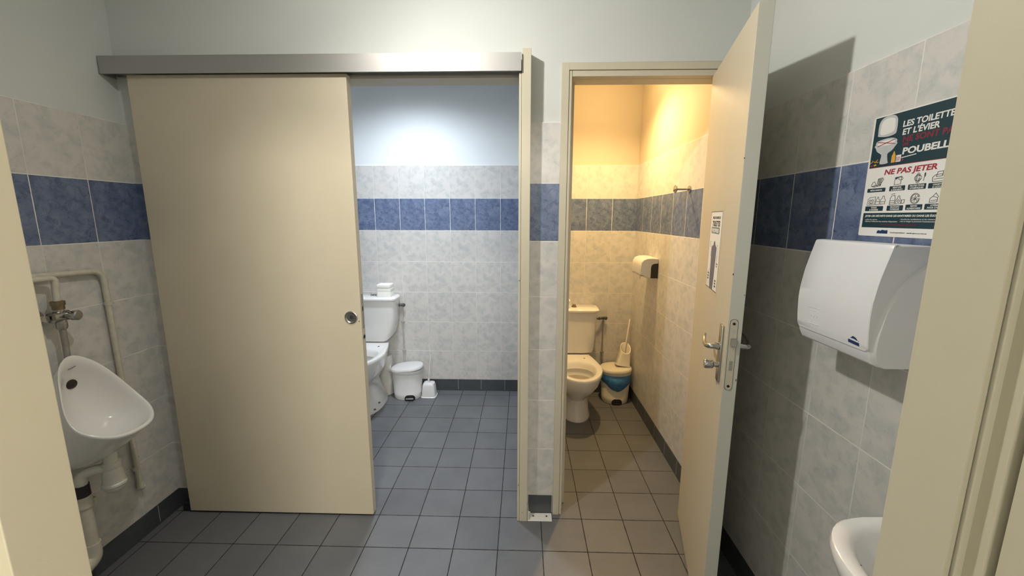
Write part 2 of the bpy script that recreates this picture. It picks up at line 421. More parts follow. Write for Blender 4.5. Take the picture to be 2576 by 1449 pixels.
gp = thing('floor_guide_plate', 'small white metal angle plate screwed to the floor below the tiled pier', 'bracket', (.09, 1.785, 0))
bm = BM(); bx(bm, .031, 1.757, 0, .150, YP-PT-.001, .004, bev=.0008)
bx(bm, .031, 1.757, .004, .0355, YP-.001, .052, bev=.0006); bx(bm, .0355, YP-PT-.003, .004, .046, YP-PT-.001, .012)
obj('plate', bm, M['paperpaint'] if 'paperpaint' in M else M['porc'], gp)
for x in (.060, .125):
    bm = BM(); cyl(bm, (x, 1.788, .0037), (x, 1.788, .0049), .0048, n=16); obj('screw', bm, M['brass'], gp)
fg = thing('door_foot_guide', 'black guide block on the floor at the hidden left foot of the sliding door', 'door guide', (-1.67, 1.79, 0))
obj('block', boxes((-1.69, 1.775, 0, -1.652, 1.808, .045), bev=.003), M['black'], fg)

# ------------------------------------------------------------------ right doorway frame
bm = BM()
FZ = 2.048
bx(bm, .156, YP-.010, 0, .186, YP+.04, 2.080); bx(bm, .806, YP-.010, 0, .838, YP+.04, 2.080)
bx(bm, .186, YP-.010, 2.0515, .806, YP+.04, 2.080)
bx(bm, .1855, YP-.002, 0, .198, YP+.06, 2.052); bx(bm, .1875, YP-.0065, 0, .1985, YP+.02, 2.0495)
bx(bm, .186, YP-.002, 2.0275, .826, YP+.06, 2.052); bx(bm, .2005, YP-.0065, 2.0270, .822, YP+.02, 2.0495)
bx(bm, .186, YP+.030, 0, .2055, YP+.085, 2.040); bx(bm, .824, YP+.020, 0, .838, YP+.085, 2.06)
bx(bm, .186, YP+.030, 2.0265, .838, YP+.105, 2.080)
bx(bm, .156, YP+.080, 0, .2200, YP+.108, 2.030); bx(bm, .828, YP+.080, 0, .838, YP+.108, 2.030)
struct('trim_2', bm, M['doorf'], bev=.0012)

# ------------------------------------------------------------------ hinged door, open towards the camera
d2 = sempty('door_2', (.7745, 1.8155, 0)); d2.rotation_euler = (0, 0, math.atan2(-.9707, -.2404))
L2 = .613
def dl(name, bm, mat, parent=None, **k): return obj(name, bm, mat, parent or d2, local=True, **k)
leaf = BM(); bx(leaf, 0, 0, .010, L2-.0005, .040, 2.025, bev=.0015); dl('door_leaf', leaf, M['door'])
e = BM(); bx(e, L2-.0006, .0012, .0115, L2, .0388, 2.0235); dl('edge_strip', e, M['edge'])
# handle plate, lever and thumb turn on the warm lit face (local -Y)
pl = BM(); bx(pl, .540, -.0075, .9300, .5745, 0, 1.1190, bev=.0030); plate = dl('handle_plate', pl, M['chrome'], smooth=True)
lv = BM(); cyl(lv, (.557, -.0070, 1.047), (.557, -.018, 1.047), .0115, n=20)
tube(lv, [(.557, -.014, 1.047), (.557, -.035, 1.045), (.538, -.042, 1.042), (.505, -.042, 1.043), (.478, -.038, 1.050), (.462, -.034, 1.060)], lambda t_: .0088-.0038*t_, rad=.015, n=12)
dl('lever', lv, M['chrome'], plate, smooth=True)
kn = BM(); cyl(kn, (.557, -.0070, .985), (.557, -.020, .985), .0085, n=20); 
lathe(kn, (.557, -.019, .985), (0, -1, 0), [(0, .009), (.003, .0135), (.006, .0145), (.012, .0150), (.024, .0150), (.028, .013), (.029, .001)], 28)
dl('thumb_turn', kn, M['chrome'], plate, smooth=True)
pl = BM(); bx(pl, .540, .040, .930, .5745, .0475, 1.119, bev=.003); plate2 = dl('handle_plate', pl, M['chrome'], smooth=True)
lv = BM(); cyl(lv, (.557, .047, 1.052), (.557, .058, 1.052), .0115, n=20)
tube(lv, [(.557, .053, 1.052), (.557, .076, 1.052), (.540, .083, 1.052), (.505, .083, 1.056), (.465, .078, 1.064)], .0095, rad=.02, n=12)
dl('lever', lv, M['chrome'], plate2, smooth=True)
# lock plate in the free edge
lk = BM(); n_ = 10; y0, y1, z0, z1 = .0060, .0265, .9245, 1.1500; r = (y1-y0)/2; cy = (y0+y1)/2
pts = [(cy+r*math.cos(PI*i/n_), z1-r+r*math.sin(PI*i/n_)) for i in range(n_+1)]+[(cy-r*math.cos(PI*i/n_), z0+r-r*math.sin(PI*i/n_)) for i in range(n_+1)]
prism(lk, pts, L2-.0002, L2+.0012, lambda a, b, c: (c, a, b)); lplate = dl('lock_plate', lk, M['doorf'])
b = BM(); prism(b, [(cy+(r+.001)*math.cos(2*PI*i/4), 0) for i in range(0)] or [(a_[0]+(.0012 if a_[0] > cy else -.0012), a_[1]+(.0012 if a_[1] > 1.03 else -.0012)) for a_ in pts], L2-.0002, L2+.0003, lambda a, b_, c: (c, a, b_)); dl('painted_gap_shadow', b, M['ink_dkgrey'], lplate)  # charcoal rim painted as the shadow around the lock plate
b = BM(); bx(b, L2+.0008, .0105, 1.0670, L2+.0120, .0265, 1.0915, bev=.0015); dl('latch', b, M['steel'], lplate)
b = BM(); bx(b, L2+.0008, .0125, .9890, L2+.0018, .0220, 1.0190); dl('bolt', b, M['steel'], lplate)
for z in (1.137, .937):
    b = BM(); cyl(b, (L2+.001, .016, z), (L2+.0018, .016, z), .0042, n=16); dl('screw', b, M['dark'], lplate)
b = BM(); bx(b, L2+.001, .014, 1.112, L2+.0017, .021, 1.114); cyl(b, (L2+.001, .0175, 1.113), (L2+.0015, .0175, 1.113), .0045, n=16); dl('screw', b, M['poster_grey'], lplate)
# chips along the edge
for z, y, h in ((1.285, .0005, .006), (1.225, .036, .003), (.955, .036, .007), (1.62, .0005, .003)):
    b = BM(); bx(b, L2-.003, y-.0006, z, L2+.0003, y+.0016, z+h); dl('paint_chip', b, M['ink_dkgrey'])
# hinges hidden in the frame corner
for z in (.22, 1.02, 1.80):
    b = BM(); cyl(b, (-.004, .036, z), (-.004, .036, z+.09), .006, n=12); dl('hinge', b, M['steel'])

# ================================================================== text
def text_bm(s, size, bold=0.0, shear=0.0, sx=1.0, align='LEFT', ext=.00015, gap=1.0):
    cu = bpy.data.curves.new('t', 'FONT'); cu.body = s; cu.size = size; cu.offset = bold; cu.shear = shear
    cu.align_x = align; cu.extrude = ext; cu.resolution_u = 3; cu.space_character = gap
    o = bpy.data.objects.new('t', cu); COL.objects.link(o)
    dg = bpy.context.evaluated_depsgraph_get(); me = o.evaluated_get(dg).to_mesh()
    bm = BM(); bm.from_mesh(me); o.evaluated_get(dg).to_mesh_clear()
    bpy.data.objects.remove(o)
    bmesh.ops.scale(bm, vec=(sx, 1, 1), verts=bm.verts); return bm
def put_text(dst, s, x, y, size, w=None, z=.0006, **k):
    bm = text_bm(s, size, **k)
    xs = [v.co.x for v in bm.verts]; x0, x1 = min(xs), max(xs)
    if w: f = w/(x1-x0); bmesh.ops.scale(bm, vec=(f, 1, 1), verts=bm.verts); x0 *= f
    bmesh.ops.translate(bm, vec=(x-x0, y, z), verts=bm.verts)
    me = bpy.data.meshes.new('tmp'); bm.to_mesh(me); bm.free(); dst.from_mesh(me); bpy.data.meshes.remove(me)
def rect(bm, x0, y0, x1, y1, z=.0003, t=.0002, r=0.0):
    if r:
        pts = []
        for cx, cy, a0 in ((x1-r, y1-r, 0), (x0+r, y1-r, PI/2), (x0+r, y0+r, PI), (x1-r, y0+r, 1.5*PI)):
            pts += [(cx+r*math.cos(a0+i*PI/8), cy+r*math.sin(a0+i*PI/8)) for i in range(5)]
        prism(bm, pts, z, z+t)
    else: bx(bm, x0, y0, z, x1, y1, z+t)
def stroke(bm, pts, wd=.0007, z=.0006, closed=False):
    pts = [Vector((a, b, 0)) for a, b in pts]
    if closed: pts.append(pts[0])
    for a, b in zip(pts, pts[1:]):
        d = b-a
        if d.length < 1e-6: continue
        nrm = Vector((-d.y, d.x, 0)).normalized()*wd/2; e_ = d.normalized()*wd/2
        q = [a-e_+nrm, a-e_-nrm, b+e_-nrm, b+e_+nrm]
        prism(bm, [(v.x, v.y) for v in q], z, z+.0002)
def sm(pts, k_=4):
    n_ = len(pts); out = []
    for i in range(n_):
        p0, p1, p2, p3 = pts[i-1], pts[i], pts[(i+1) % n_], pts[(i+2) % n_]
        for q in range(k_):
            t_ = q/k_; out.append(tuple(.5*((2*p1[j])+(-p0[j]+p2[j])*t_+(2*p0[j]-5*p1[j]+4*p2[j]-p3[j])*t_*t_+(-p0[j]+3*p1[j]-3*p2[j]+p3[j])*t_**3) for j in (0, 1)))
    return out
def ell(cx, cy, a, b, n=20, a0=0, a1=2*PI): return [(cx+a*math.cos(a0+(a1-a0)*i/n), cy+b*math.sin(a0+(a1-a0)*i/n)) for i in range(n+1 if a1-a0 < 6.28 else n)]
def mm(l): return [(a/1000, b/1000) for a, b in l]

# ------------------------------------------------------------------ poster on the right wall (local: x right, y up, z out)
po2 = thing('rubbish_warning_poster', 'printed sheet with dark green top, toilet picture and red heading, taped above the hand dryer', 'poster', (XF-.0008, 1.124, 1.7055-.2965))
po2.matrix_world = Matrix.Translation((XF-.0010, 1.1245, 1.7055-.2965)) @ Matrix(((0, 0, -1, 0), (-1, 0, 0, 0), (0, 1, 0, 0), (0, 0, 0, 1)))
PH = 296.5
def pm(l): return [(a/1000, (PH-b)/1000) for a, b in l]       # mm from the top left corner
def R_(bm, x0, y0, x1, y1, **k): rect(bm, x0/1000, (PH-y1)/1000, x1/1000, (PH-y0)/1000, **k)
def pp(name, bm, mat, parent=None): return obj(name, bm, mat, parent or po2, local=True)
bm = BM(); R_(bm, 0, 0, 236, PH, z=0, t=.0003, r=.004); pp('sheet', bm, M['paper'])
bm = BM(); R_(bm, 5, 3, 231, 124.5); pp('green_heading_panel', bm, M['ink_green'])
bm = BM(); prism(bm, pm([(7.7, 238.5), (228, 238.5), (228, 275), (7.7, 275)]), .0003, .0005); pp('green_footer_panel', bm, M['ink_green'])
bm = BM(); R_(bm, 5, 124.5, 231, 125.6); pp('red_rule', bm, M['ink_red'])
def line(name, mat, s_, x, y, size, parent=None, **k):
    b_ = BM(); put_text(b_, s_, x, (PH-y)/1000, size, **k); return pp(name, b_, mat, parent)
IW = M['ink_white']
line('red_heading', M['ink_red'], 'NE PAS JETER', .053, 145.5, .0175, w=.132, bold=.0005, shear=.14)
line('white_lettering', IW, 'LES TOILETTES', .0845, 38.5, .0188, w=.1275, bold=.00055, shear=.06)
line('white_lettering', IW, "ET L'ÉVIER", .0865, 56.8, .0188, w=.0880, bold=.00055, shear=.06)
line('white_lettering', IW, 'POUBELLES', .094, 102, .0205, w=.1330, bold=.0007, shear=.04)
bm = BM(); prism(bm, pm([(93.5, 108.7), (130, 105), (130, 107), (93.5, 110.7)]), .0006, .0008); pp('white_underline', bm, IW)
line('white_lettering', IW, 'JETER CES DÉCHETS DANS LES SANITAIRES OU DANS LES ÉGOUTS', .0142, 248, .0062, w=.1985, bold=.0002, shear=.12)
for t_, x, y, w_ in (('- pollue les rivières', .0142, 256.3, .038), ("- diminue l'efficacité des stations d'épuration", .0142, 261, .095), ("- bouche les canalisations et les réseaux", .115, 255.5, .085), ("- met en danger le personnel d'assainissement", .115, 260.3, .087)):
    line('white_lettering', IW, t_, x, y, .0045, w=w_)
tags = [(9.4, 176.7, 62.6, 186.3, ['MÉDICAMENTS']), (73.8, 174.8, 115.3, 186.3, ['PEINTURE', '& SOLVANTS']), (122.9, 174.1, 166, 186.3, ['PROTECTIONS', 'HYGIÉNIQUES']), (171, 175, 218, 186.3, ['LINGETTES', '& COTONS']),
        (10.8, 221.5, 64, 233.4, ['HUILES', '& GRAISSES']), (74.7, 221.2, 118.2, 233.5, ['PRODUITS', 'TOXIQUES']), (124.5, 220.2, 165.3, 232.4, ['RESTES', 'ALIMENTAIRES']), (170.5, 219.8, 216, 232.4, ['LITIÈRES', 'POUR CHATS'])]
for x0, y0, x1, y1, tx in tags:
    bm = BM(); R_(bm, x0, y0, x1, y1, r=.0016); tg = pp('name_tag', bm, M['ink_green'])
    bm = BM()
    for i, t_ in enumerate(tx):
        yy = (y0+y1)/2+2 if len(tx) == 1 else y0+5.3+i*5.3
        b_ = text_bm(t_, .0052, bold=.00012); xs = [v.co.x for v in b_.verts]; b_.free()
        put_text(bm, t_, (x0+x1)/2000-(max(xs)-min(xs))/2, (PH-yy)/1000, .0052, bold=.00012)
    pp('tag_lettering', bm, IW, tg)
line('dark_red_lettering', M['ink_red2'], 'NE SONT PAS', .090, 74, .0188, w=.126, bold=.00055, shear=.04)
line('dark_red_lettering', M['ink_red2'], 'DES', .0915, 82.8, .0088, w=.015, bold=.0004, shear=.08)
line('dark_red_lettering', M['ink_red2'], 'UN GESTE SIMPLE POUR PROTÉGER NOTRE ENVIRONNEMENT', .064, 269, .0046, w=.094)
# printed toilet picture
bm = BM()
prism(bm, sm(pm([(20, 49), (17.5, 44), (17, 22), (22, 10), (32, 4.5), (46, 3.5), (58, 5.5), (66, 12), (69, 22), (69.5, 42), (66, 50), (45, 53)])), .0005, .0007)
prism(bm, sm(pm([(15, 66), (20, 60.5), (40, 57.5), (60, 58), (73, 63), (75, 69), (70, 76), (55, 80), (30, 80), (18, 75)])), .0006, .0008)
prism(bm, sm(pm([(16, 70), (73, 70), (71, 80), (64, 88), (55, 93), (53, 98), (56, 112), (58, 116.5), (50, 118.5), (38, 118), (34, 115), (36, 98), (33, 93), (22, 86), (17, 78)])), .0005, .0007)
pp('toilet_picture', bm, M['poster_grey'])
bm = BM()
prism(bm, sm(pm([(25, 45), (24, 24), (28, 14), (38, 9.5), (50, 9.5), (60, 14), (63, 24), (62.5, 42), (45, 47)])), .0008, .0009)
prism(bm, sm(pm([(20, 67), (40, 61.5), (60, 62), (70, 67), (58, 73), (30, 73)])), .0008, .0009)
pp('pale_highlight', bm, M['ink_white'])
bm = BM(); R_(bm, 79, 102, 92, 118, z=.0005); pp('printed_cup', bm, M['ink_white'])
bm = BM(); stroke(bm, pm([(21, 63), (70, 73)]), .0016, .001); stroke(bm, pm([(22, 73.5), (69, 62.5)]), .0016, .001)
pp('red_cross', bm, M['ink_red'])
for q_ in ([(80.4, 106), (81.6, 106), (81.6, 116), (80.4, 116)], [(84, 106), (85.2, 106), (85.2, 116), (84, 116)], [(87.4, 106), (88.6, 106), (88.6, 116), (87.4, 116)], [(6.5, 119), (12, 117), (15, 120), (10, 122.5)], [(95, 114), (99, 112), (100, 116), (96, 117)]):
    bm = BM(); prism(bm, pm(q_), .0007, .0009); pp('red_mark', bm, M['ink_red'])
bm = BM()
prism(bm, pm([(66.5, 118), (66.5, 102), (69, 97), (70.5, 92), (73, 92), (74.5, 97), (77, 102), (77, 118)]), .0005, .0007)
pp('printed_bottle', bm, M['ink_yellow'])
bm = BM(); stroke(bm, pm([(6, 113), (14, 109), (22, 111), (27, 106)]), .0016, .0006); stroke(bm, pm([(12, 107), (20, 112), (30, 112)]), .0014, .0006); pp('yellow_squiggle', bm, M['ink_yellow'])
bm = BM(); prism(bm, pm([(17, 118), (24, 116.5), (26, 119.5), (19, 121)]), .0005, .0007); pp('yellow_mark', bm, M['ink_yellow'])
bm = BM()
prism(bm, pm([(56, 289.2), (57.5, 283), (62, 281), (65, 283), (72, 280), (80, 281.5), (86, 280.2), (87.5, 284), (87, 289.4)]), .0003, .0005); pp('blue_emblem', bm, M['ink_blue'])
bm = BM(); put_text(bm, 'www.lesbonsgestesdeleau.fr  -  ensemble agissons pour notre eau', .094, (PH-287)/1000, .0036, w=.092); pp('small_print', bm, M['ink_line'])
# line icons
W_ = .0009
def st(l, c_=False): stroke(bm, pm(l), W_, closed=c_)
def off(l, x, y): return [(a+x, b+y) for a, b in l]
bm = BM()
st(off([(0, 10), (4, 2), (9, 0), (13, 5), (12, 11), (4, 12)], 19, 160), True); st(off([(2, 11), (14, 9), (20, 11), (8, 14)], 19, 160))
st([(35, 172), (38, 154), (50, 152), (47, 171)], True); st([(44, 171), (54, 156), (50, 152)])
for i in range(4): st([(39, 156+i*4), (47, 155+i*4)])
for i in range(3): st([(40+i*3, 154), (38.5+i*3, 170)])
pp('line_icon', bm, M['ink_line'])
bm = BM()
st([(85, 172), (86, 155), (103, 153), (102, 171)], True); prism(bm, pm([(86, 155), (96, 154), (92, 158), (88, 160)]), .0006, .0008); st(ell(101, 158, 6, 3.5, 10))
pp('line_icon', bm, M['ink_line'])
bm = BM()
st(ell(144, 161, 5, 11)); st(ell(144, 161, 8.5, 6.5)); st(ell(144, 161, 2.5, 8)); st([(158, 168), (160, 152)]); st(ell(160, 155, 1.3, 4))
pp('line_icon', bm, M['ink_line'])
bm = BM()
st([(179, 172), (178, 163), (184, 158), (196, 157), (203, 160), (203, 172)], True); st([(186, 162), (188, 152), (200, 151), (199, 161)], True); st([(182, 167), (200, 166)])
pp('line_icon', bm, M['ink_line'])
bm = BM()
st([(15, 219), (16, 204), (22, 199), (38, 198), (37, 218)], True); st([(20, 216), (20, 206), (32, 205), (32, 215)], True); st(ell(26, 211, 3, 3.5))
st([(40, 218), (40, 207), (43, 203), (44, 199), (47, 199), (48, 203), (51, 207), (51, 217)], True); st([(54, 217), (54, 206), (58, 202), (59, 197), (63, 197), (64, 202), (67, 206), (67, 216)], True); st([(41, 210), (50, 210)]); st([(55, 211), (66, 211)])
pp('line_icon', bm, M['ink_line'])
bm = BM()
st([(80, 219), (81, 203), (84, 198), (92, 197), (94, 203), (94, 218)], True); st([(82, 194), (92, 193)]); st([(81, 210), (94, 209)]); st([(81, 215), (94, 214)])
st([(97, 218), (97, 208), (101, 204), (101, 199), (106, 199), (106, 204), (110, 208), (110, 217)], True); st(ell(103.5, 211, 3, 3)); st([(112, 217), (112, 209), (119, 208), (119, 216)], True)
pp('line_icon', bm, M['ink_line'])
bm = BM()
st(ell(145, 207, 11, 12)); st(ell(145, 207, 9, 10)); st([(139, 204), (145, 207), (151, 202)]); st([(140, 211), (146, 206), (150, 213)]); st([(138, 207), (144, 209), (152, 208)]); st([(145, 200), (144, 214)])
pp('line_icon', bm, M['ink_line'])
bm = BM()
st([(180, 217), (180, 209), (186, 204), (197, 207), (197, 216)], True); st([(186, 204), (192, 197), (199, 206)]); st([(183, 213), (196, 212)])
pp('line_icon', bm, M['ink_line'])

# ------------------------------------------------------------------ notice on the open door, in door coordinates
nt = thing('gendered_door_notice', 'tall paper notice with a grey-blue figure silhouette on the face of the open door', 'notice', (0, 0, 0))
nt.matrix_world = Matrix.Translation((.7745, 1.8155, 0)) @ Matrix.Rotation(math.atan2(-.9707, -.2404), 4, 'Z') @ Matrix.Translation((.2225, -.0004, 1.1945)) @ Matrix(((1, 0, 0, 0), (0, 0, -1, 0), (0, 1, 0, 0), (0, 0, 0, 1)))
def np_(name, bm, mat): return obj(name, bm, mat, nt, local=True)
bm = BM(); rect(bm, -.008, -.012, .197, .289, z=-.0003, t=.0003, r=.004); np_('plastic_sleeve', bm, M['door'])
bm = BM(); rect(bm, 0, 0, .188, .282, z=0, t=.0003); np_('sheet', bm, M['paper'])
bm = BM(); stroke(bm, [(.001, .281), (.187, .281)], .0022, .0003); stroke(bm, [(.001, .001), (.187, .001)], .0026, .0003)
stroke(bm, [(.001, .001), (.001, .281)], .0016, .0003); stroke(bm, [(.187, .001), (.187, .281)], .0016, .0003)
put_text(bm, 'MERCI DE GARDER LES', .034, .256, .0115, w=.128, z=.0004, bold=.0005); put_text(bm, 'TOILETTES', .033, .230, .026, w=.128, z=.0004, bold=.0012)
stroke(bm, [(.136, .163), (.155, .163), (.157, .112)], .0012, .0003); stroke(bm, [(.044, .069), (.028, .060), (.030, .012)], .0012, .0003)
stroke(bm, [(.046, .135), (.040, .128), (.044, .118)], .0012, .0003); stroke(bm, [(.152, .128), (.146, .112), (.158, .100)], .0012, .0003)
put_text(bm, 'lavez', .150, .096, .010, w=.022, z=.0004); put_text(bm, 'tirez', .150, .088, .010, w=.022, z=.0004)
put_text(bm, 'fermez', .018, .050, .011, w=.022, z=.0004, bold=.0003); put_text(bm, 'la porte', .018, .040, .011, w=.022, z=.0004, bold=.0003); put_text(bm, 'après', .018, .030, .011, w=.022, z=.0004, bold=.0003)
put_text(bm, 'jetez', .145, .036, .011, w=.022, z=.0004, bold=.0003); put_text(bm, 'dans la', .145, .026, .011, w=.022, z=.0004, bold=.0003); put_text(bm, 'poubelle', .145, .016, .011, w=.022, z=.0004, bold=.0003)
np_('black_lettering', bm, M['ink_dkgrey'])
bm = BM(); rect(bm, .026, .203, .160, .226, z=.0003, t=.0002, r=.005); np_('grey_name_band', bm, M['ink_teal'])
bm = BM(); put_text(bm, 'PROPRES', .036, .2075, .019, w=.112, z=.0006, bold=.0008); np_('white_lettering', bm, M['ink_white'])
bm = BM()
prism(bm, [(.066, .001), (.118, .001), (.123, .022), (.128, .050), (.131, .088), (.134, .120), (.138, .150), (.136, .156), (.116, .161), (.110, .168), (.104, .175), (.098, .177), (.090, .175), (.084, .168), (.080, .160), (.058, .157), (.050, .150), (.052, .120), (.056, .088), (.056, .050), (.060, .022)], .0003, .0005)
np_('figure_silhouette', bm, M['ink_slate'])
bm = BM()
for i in range(3): cyl(bm, (.028, .170-i*.008, .0003), (.028, .170-i*.008, .0005), .003, n=10)
np_('green_dots', bm, simple('green_ink', (.05, .09, .04), .6))

# ------------------------------------------------------------------ hand dryer
dr = thing('hand_dryer', 'white electric hand dryer with a curved front cover fixed to the tiled right wall', 'hand dryer', (XF, 1.0145, 1.12))
Y0, Y1 = .897, 1.132
prof = [(XF-.0005, 1.394), (.8085, 1.3965), (.7965, 1.3930), (.7860, 1.355), (.7765, 1.314), (.7705, 1.270), (.7690, 1.238), (.7710, 1.200), (.7740, 1.170), (.7790, 1.148), (.7885, 1.128), (.8050, 1.1210), (XF-.0005, 1.119)]
bm = BM(); prism(bm, prof, Y0, Y1, lambda a, b, c: (a, c, b))
obj('housing', bm, M['dryer'], dr, smooth=True, bev=.0035)
cov = [(.8050, 1.3985), (.7950, 1.3965), (.7835, 1.353), (.7742, 1.314), (.7680, 1.270), (.7665, 1.238), (.7685, 1.200), (.7715, 1.170), (.7745, 1.157)]
def resample(pts_, n_):
    L_ = [0]
    for p, q in zip(pts_, pts_[1:]): L_.append(L_[-1]+math.dist(p, q))
    out = []
    for i in range(n_+1):
        d = L_[-1]*(1-math.cos(PI*i/n_))/2; k_ = max(j for j in range(len(L_)) if L_[j] <= d+1e-9); k_ = min(k_, len(pts_)-2)
        t_ = (d-L_[k_])/(L_[k_+1]-L_[k_]); out.append((pts_[k_][0]+(pts_[k_+1][0]-pts_[k_][0])*t_, pts_[k_][1]+(pts_[k_+1][1]-pts_[k_][1])*t_, min(d, L_[-1]-d)))
    return out
bm = BM(); cr = .011; A_, B_ = [], []
for x, z, d in resample(cov, 34):
    ins = cr-math.sqrt(max(0, cr*cr-(cr-d)**2)) if d < cr else 0
    ya, yb = Y0-.0018+ins, Y1+.001-ins
    A_.append([bm.verts.new((x+(.0015 if k in (0, 5) else 0), ya+(yb-ya)*t_, z)) for k, t_ in enumerate((0, .008, .3, .7, .992, 1))])
    B_.append([bm.verts.new((x+.005, ya+(yb-ya)*t_, z)) for t_ in (0, .008, .3, .7, .992, 1)])
for G, rv in ((A_, 0), (B_, 1)):
    for r0, r1 in zip(G, G[1:]):
        for i in range(5): bm.faces.new((r0[i], r0[i+1], r1[i+1], r1[i]))
for r0, r1, q0, q1 in zip(A_, A_[1:], B_, B_[1:]):
    for e_ in (0, 5): bm.faces.new((r0[e_], r1[e_], q1[e_], q0[e_]))
for r0, q0 in ((A_[0], B_[0]), (A_[-1], B_[-1])):
    for i in range(5): bm.faces.new((r0[i], r0[i+1], q0[i+1], q0[i]))
obj('front_cover', bm, M['dryer'], dr, smooth=True)
# swept ridge on the near side
bm = BM()
arc = [(.8995, 1.380), (.8628, 1.3489), (.8317, 1.3189), (.8129, 1.2897), (.7960, 1.2553), (.7860, 1.2153), (.7800, 1.1799), (.7800, 1.150), (.7880, 1.128)]
pts = []
for i in range(len(arc)-1):
    for k_ in range(4):
        t_ = k_/4; p0 = arc[max(i-1, 0)]; p1 = arc[i]; p2 = arc[i+1]; p3 = arc[min(i+2, len(arc)-1)]
        pts.append(tuple(.5*((2*p1[j])+(-p0[j]+p2[j])*t_+(2*p0[j]-5*p1[j]+4*p2[j]-p3[j])*t_*t_+(-p0[j]+3*p1[j]-3*p2[j]+p3[j])*t_**3) for j in (0, 1)))
pts.append(arc[-1])
NP = len(pts); low = []
for i, (x, z) in enumerate(pts):
    p, q = pts[max(i-1, 0)], pts[min(i+1, NP-1)]; tx, tz = q[0]-p[0], q[1]-p[1]; l_ = math.hypot(tx, tz)
    w_ = .0012+.0085*min(1, i/(NP*.75))**1.3; low.append((min(.8992, x-tz/l_*w_), z+tx/l_*w_))
E0 = [bm.verts.new((x, Y0+.004, z)) for x, z in pts]; E1 = [bm.verts.new((x, Y0-.0004, z)) for x, z in pts]; E2 = [bm.verts.new((x, Y0-.0062, z)) for x, z in low]
for i in range(NP-1):
    bm.faces.new((E0[i], E0[i+1], E1[i+1], E1[i])); bm.faces.new((E1[i], E1[i+1], E2[i+1], E2[i]))
c1 = bm.verts.new((.8992, Y0-.0062, 1.1205)); c2 = bm.verts.new((.8992, Y0+.004, 1.1205)); c3 = bm.verts.new((.812, Y0-.0062, 1.1205)); c4_ = bm.verts.new((.812, Y0+.004, 1.1205))
for i in range(NP-1): bm.faces.new((E2[i], E2[i+1], c1))
bm.faces.new((E2[-1], c3, c1)); bm.faces.new((c1, c3, c4_, c2)); bm.faces.new((E2[-1], E1[-1], E0[-1], c4_, c3)); bm.faces.new((E2[0], c1, c2, E0[0], E1[0]))
sp_ = obj('side_panel', bm, M['dryer'], dr)
bm = BM()     # embossed drying symbol
def ex(y): return y
def emb(pts_, wd=.0008):
    for (ya, za), (yb, zb) in zip(pts_, pts_[1:]):
        def xs(z):
            for (a, b), (c_, d_) in zip(cov, cov[1:]):
                if d_ <= z <= b: return a+(c_-a)*(z-b)/(d_-b)
            return cov[-1][0]
        tube(bm, [(xs(za)-.0001, ya, za), (xs(zb)-.0001, yb, zb)], wd, smooth=False, n=8)
emb([(1.088, 1.222), (1.046, 1.222)]); emb([(1.088, 1.178), (1.046, 1.178)], .0009); emb([(1.083, 1.184), (1.051, 1.184)], .0005); emb([(1.083, 1.214), (1.051, 1.214)], .0005)
for y in (1.078, 1.067, 1.056): emb([(y, 1.208), (y-.003, 1.201), (y+.001, 1.195), (y-.002, 1.189)], .0008)
obj('embossed_symbol', bm, M['dryer'], dr, smooth=True)
bm = BM()
def dx_(y, z): 
    for (a, b), (c_, d_) in zip(cov, cov[1:]):
        if d_ <= z <= b: return a+(c_-a)*(z-b)/(d_-b)
    return cov[-1][0]
def on_cover(ptsyz):
    A = [bm.verts.new((dx_(y, z)-.0004, y, z)) for y, z in ptsyz]; B = [bm.verts.new((dx_(y, z)+.0004, y, z)) for y, z in ptsyz]
    bridge(bm, A, B); bm.faces.new(A[::-1]); bm.faces.new(B)
on_cover([(.950, 1.1735), (.918, 1.1715), (.918, 1.1635), (.950, 1.1655)])
on_cover([(.944, 1.1775), (.936, 1.1835), (.928, 1.1815), (.922, 1.1765), (.926, 1.1755), (.931, 1.1775), (.936, 1.1775)])
cyl(bm, (dx_(0, 1.174)-.0005, .9195, 1.1755), (dx_(0, 1.174)+.0005, .9195, 1.1755), .0010, n=8)
lg = obj('blue_maker_sticker', bm, M['ink_blue'], dr)

# ------------------------------------------------------------------ washbasin at the lower right
wbn = thing('washbasin', 'white ceramic washbasin with a rounded rim on the right wall, mostly behind the entrance frame', 'washbasin', (XF, .56, .70))
def basin_ring(sx, sy, z, cxo=0, n=48):
    out = []
    for i in range(n):
        t_ = 2*PI*i/n; c_, s_ = math.cos(t_), math.sin(t_)
        x = .735+cxo-.168*sx*math.copysign(abs(c_)**.72, c_); y = .568+.200*sy*math.copysign(abs(s_)**.80, s_)
        out.append((min(x, XF-.002), y, z))
    return out
rs = [basin_ring(.30, .30, .70), basin_ring(.62, .62, .715), basin_ring(.86, .86, .765), basin_ring(.97, .97, .815), basin_ring(1.0, 1.0, .838), basin_ring(.985, .985, .848), basin_ring(.955, .965, .851),
      basin_ring(.86, .88, .849), basin_ring(.78, .82, .838), basin_ring(.70, .74, .790), basin_ring(.55, .60, .745), basin_ring(.25, .25, .730), basin_ring(.08, .08, .728)]
bm = BM(); loft(bm, rs); obj('bowl', bm, M['porc'], wbn, smooth=True)
bm = BM(); bx(bm, .86, .40, .74, XF-.002, .735, .865, bev=.012); obj('back_ledge', bm, M['porc'], wbn, smooth=True)
bm = BM(); lathe(bm, (.735, .568, .7275), (0, 0, 1), [(0, .02), (.003, .02), (.004, .016)]); obj('drain', bm, M['chrome'], wbn, smooth=True)
bm = BM(); cyl(bm, (.875, .568, .855), (.875, .568, .93), .018); tube(bm, [(.875, .568, .92), (.84, .568, .935), (.78, .568, .925), (.775, .568, .905)], .010); obj('tap', bm, M['chrome'], wbn, smooth=True)
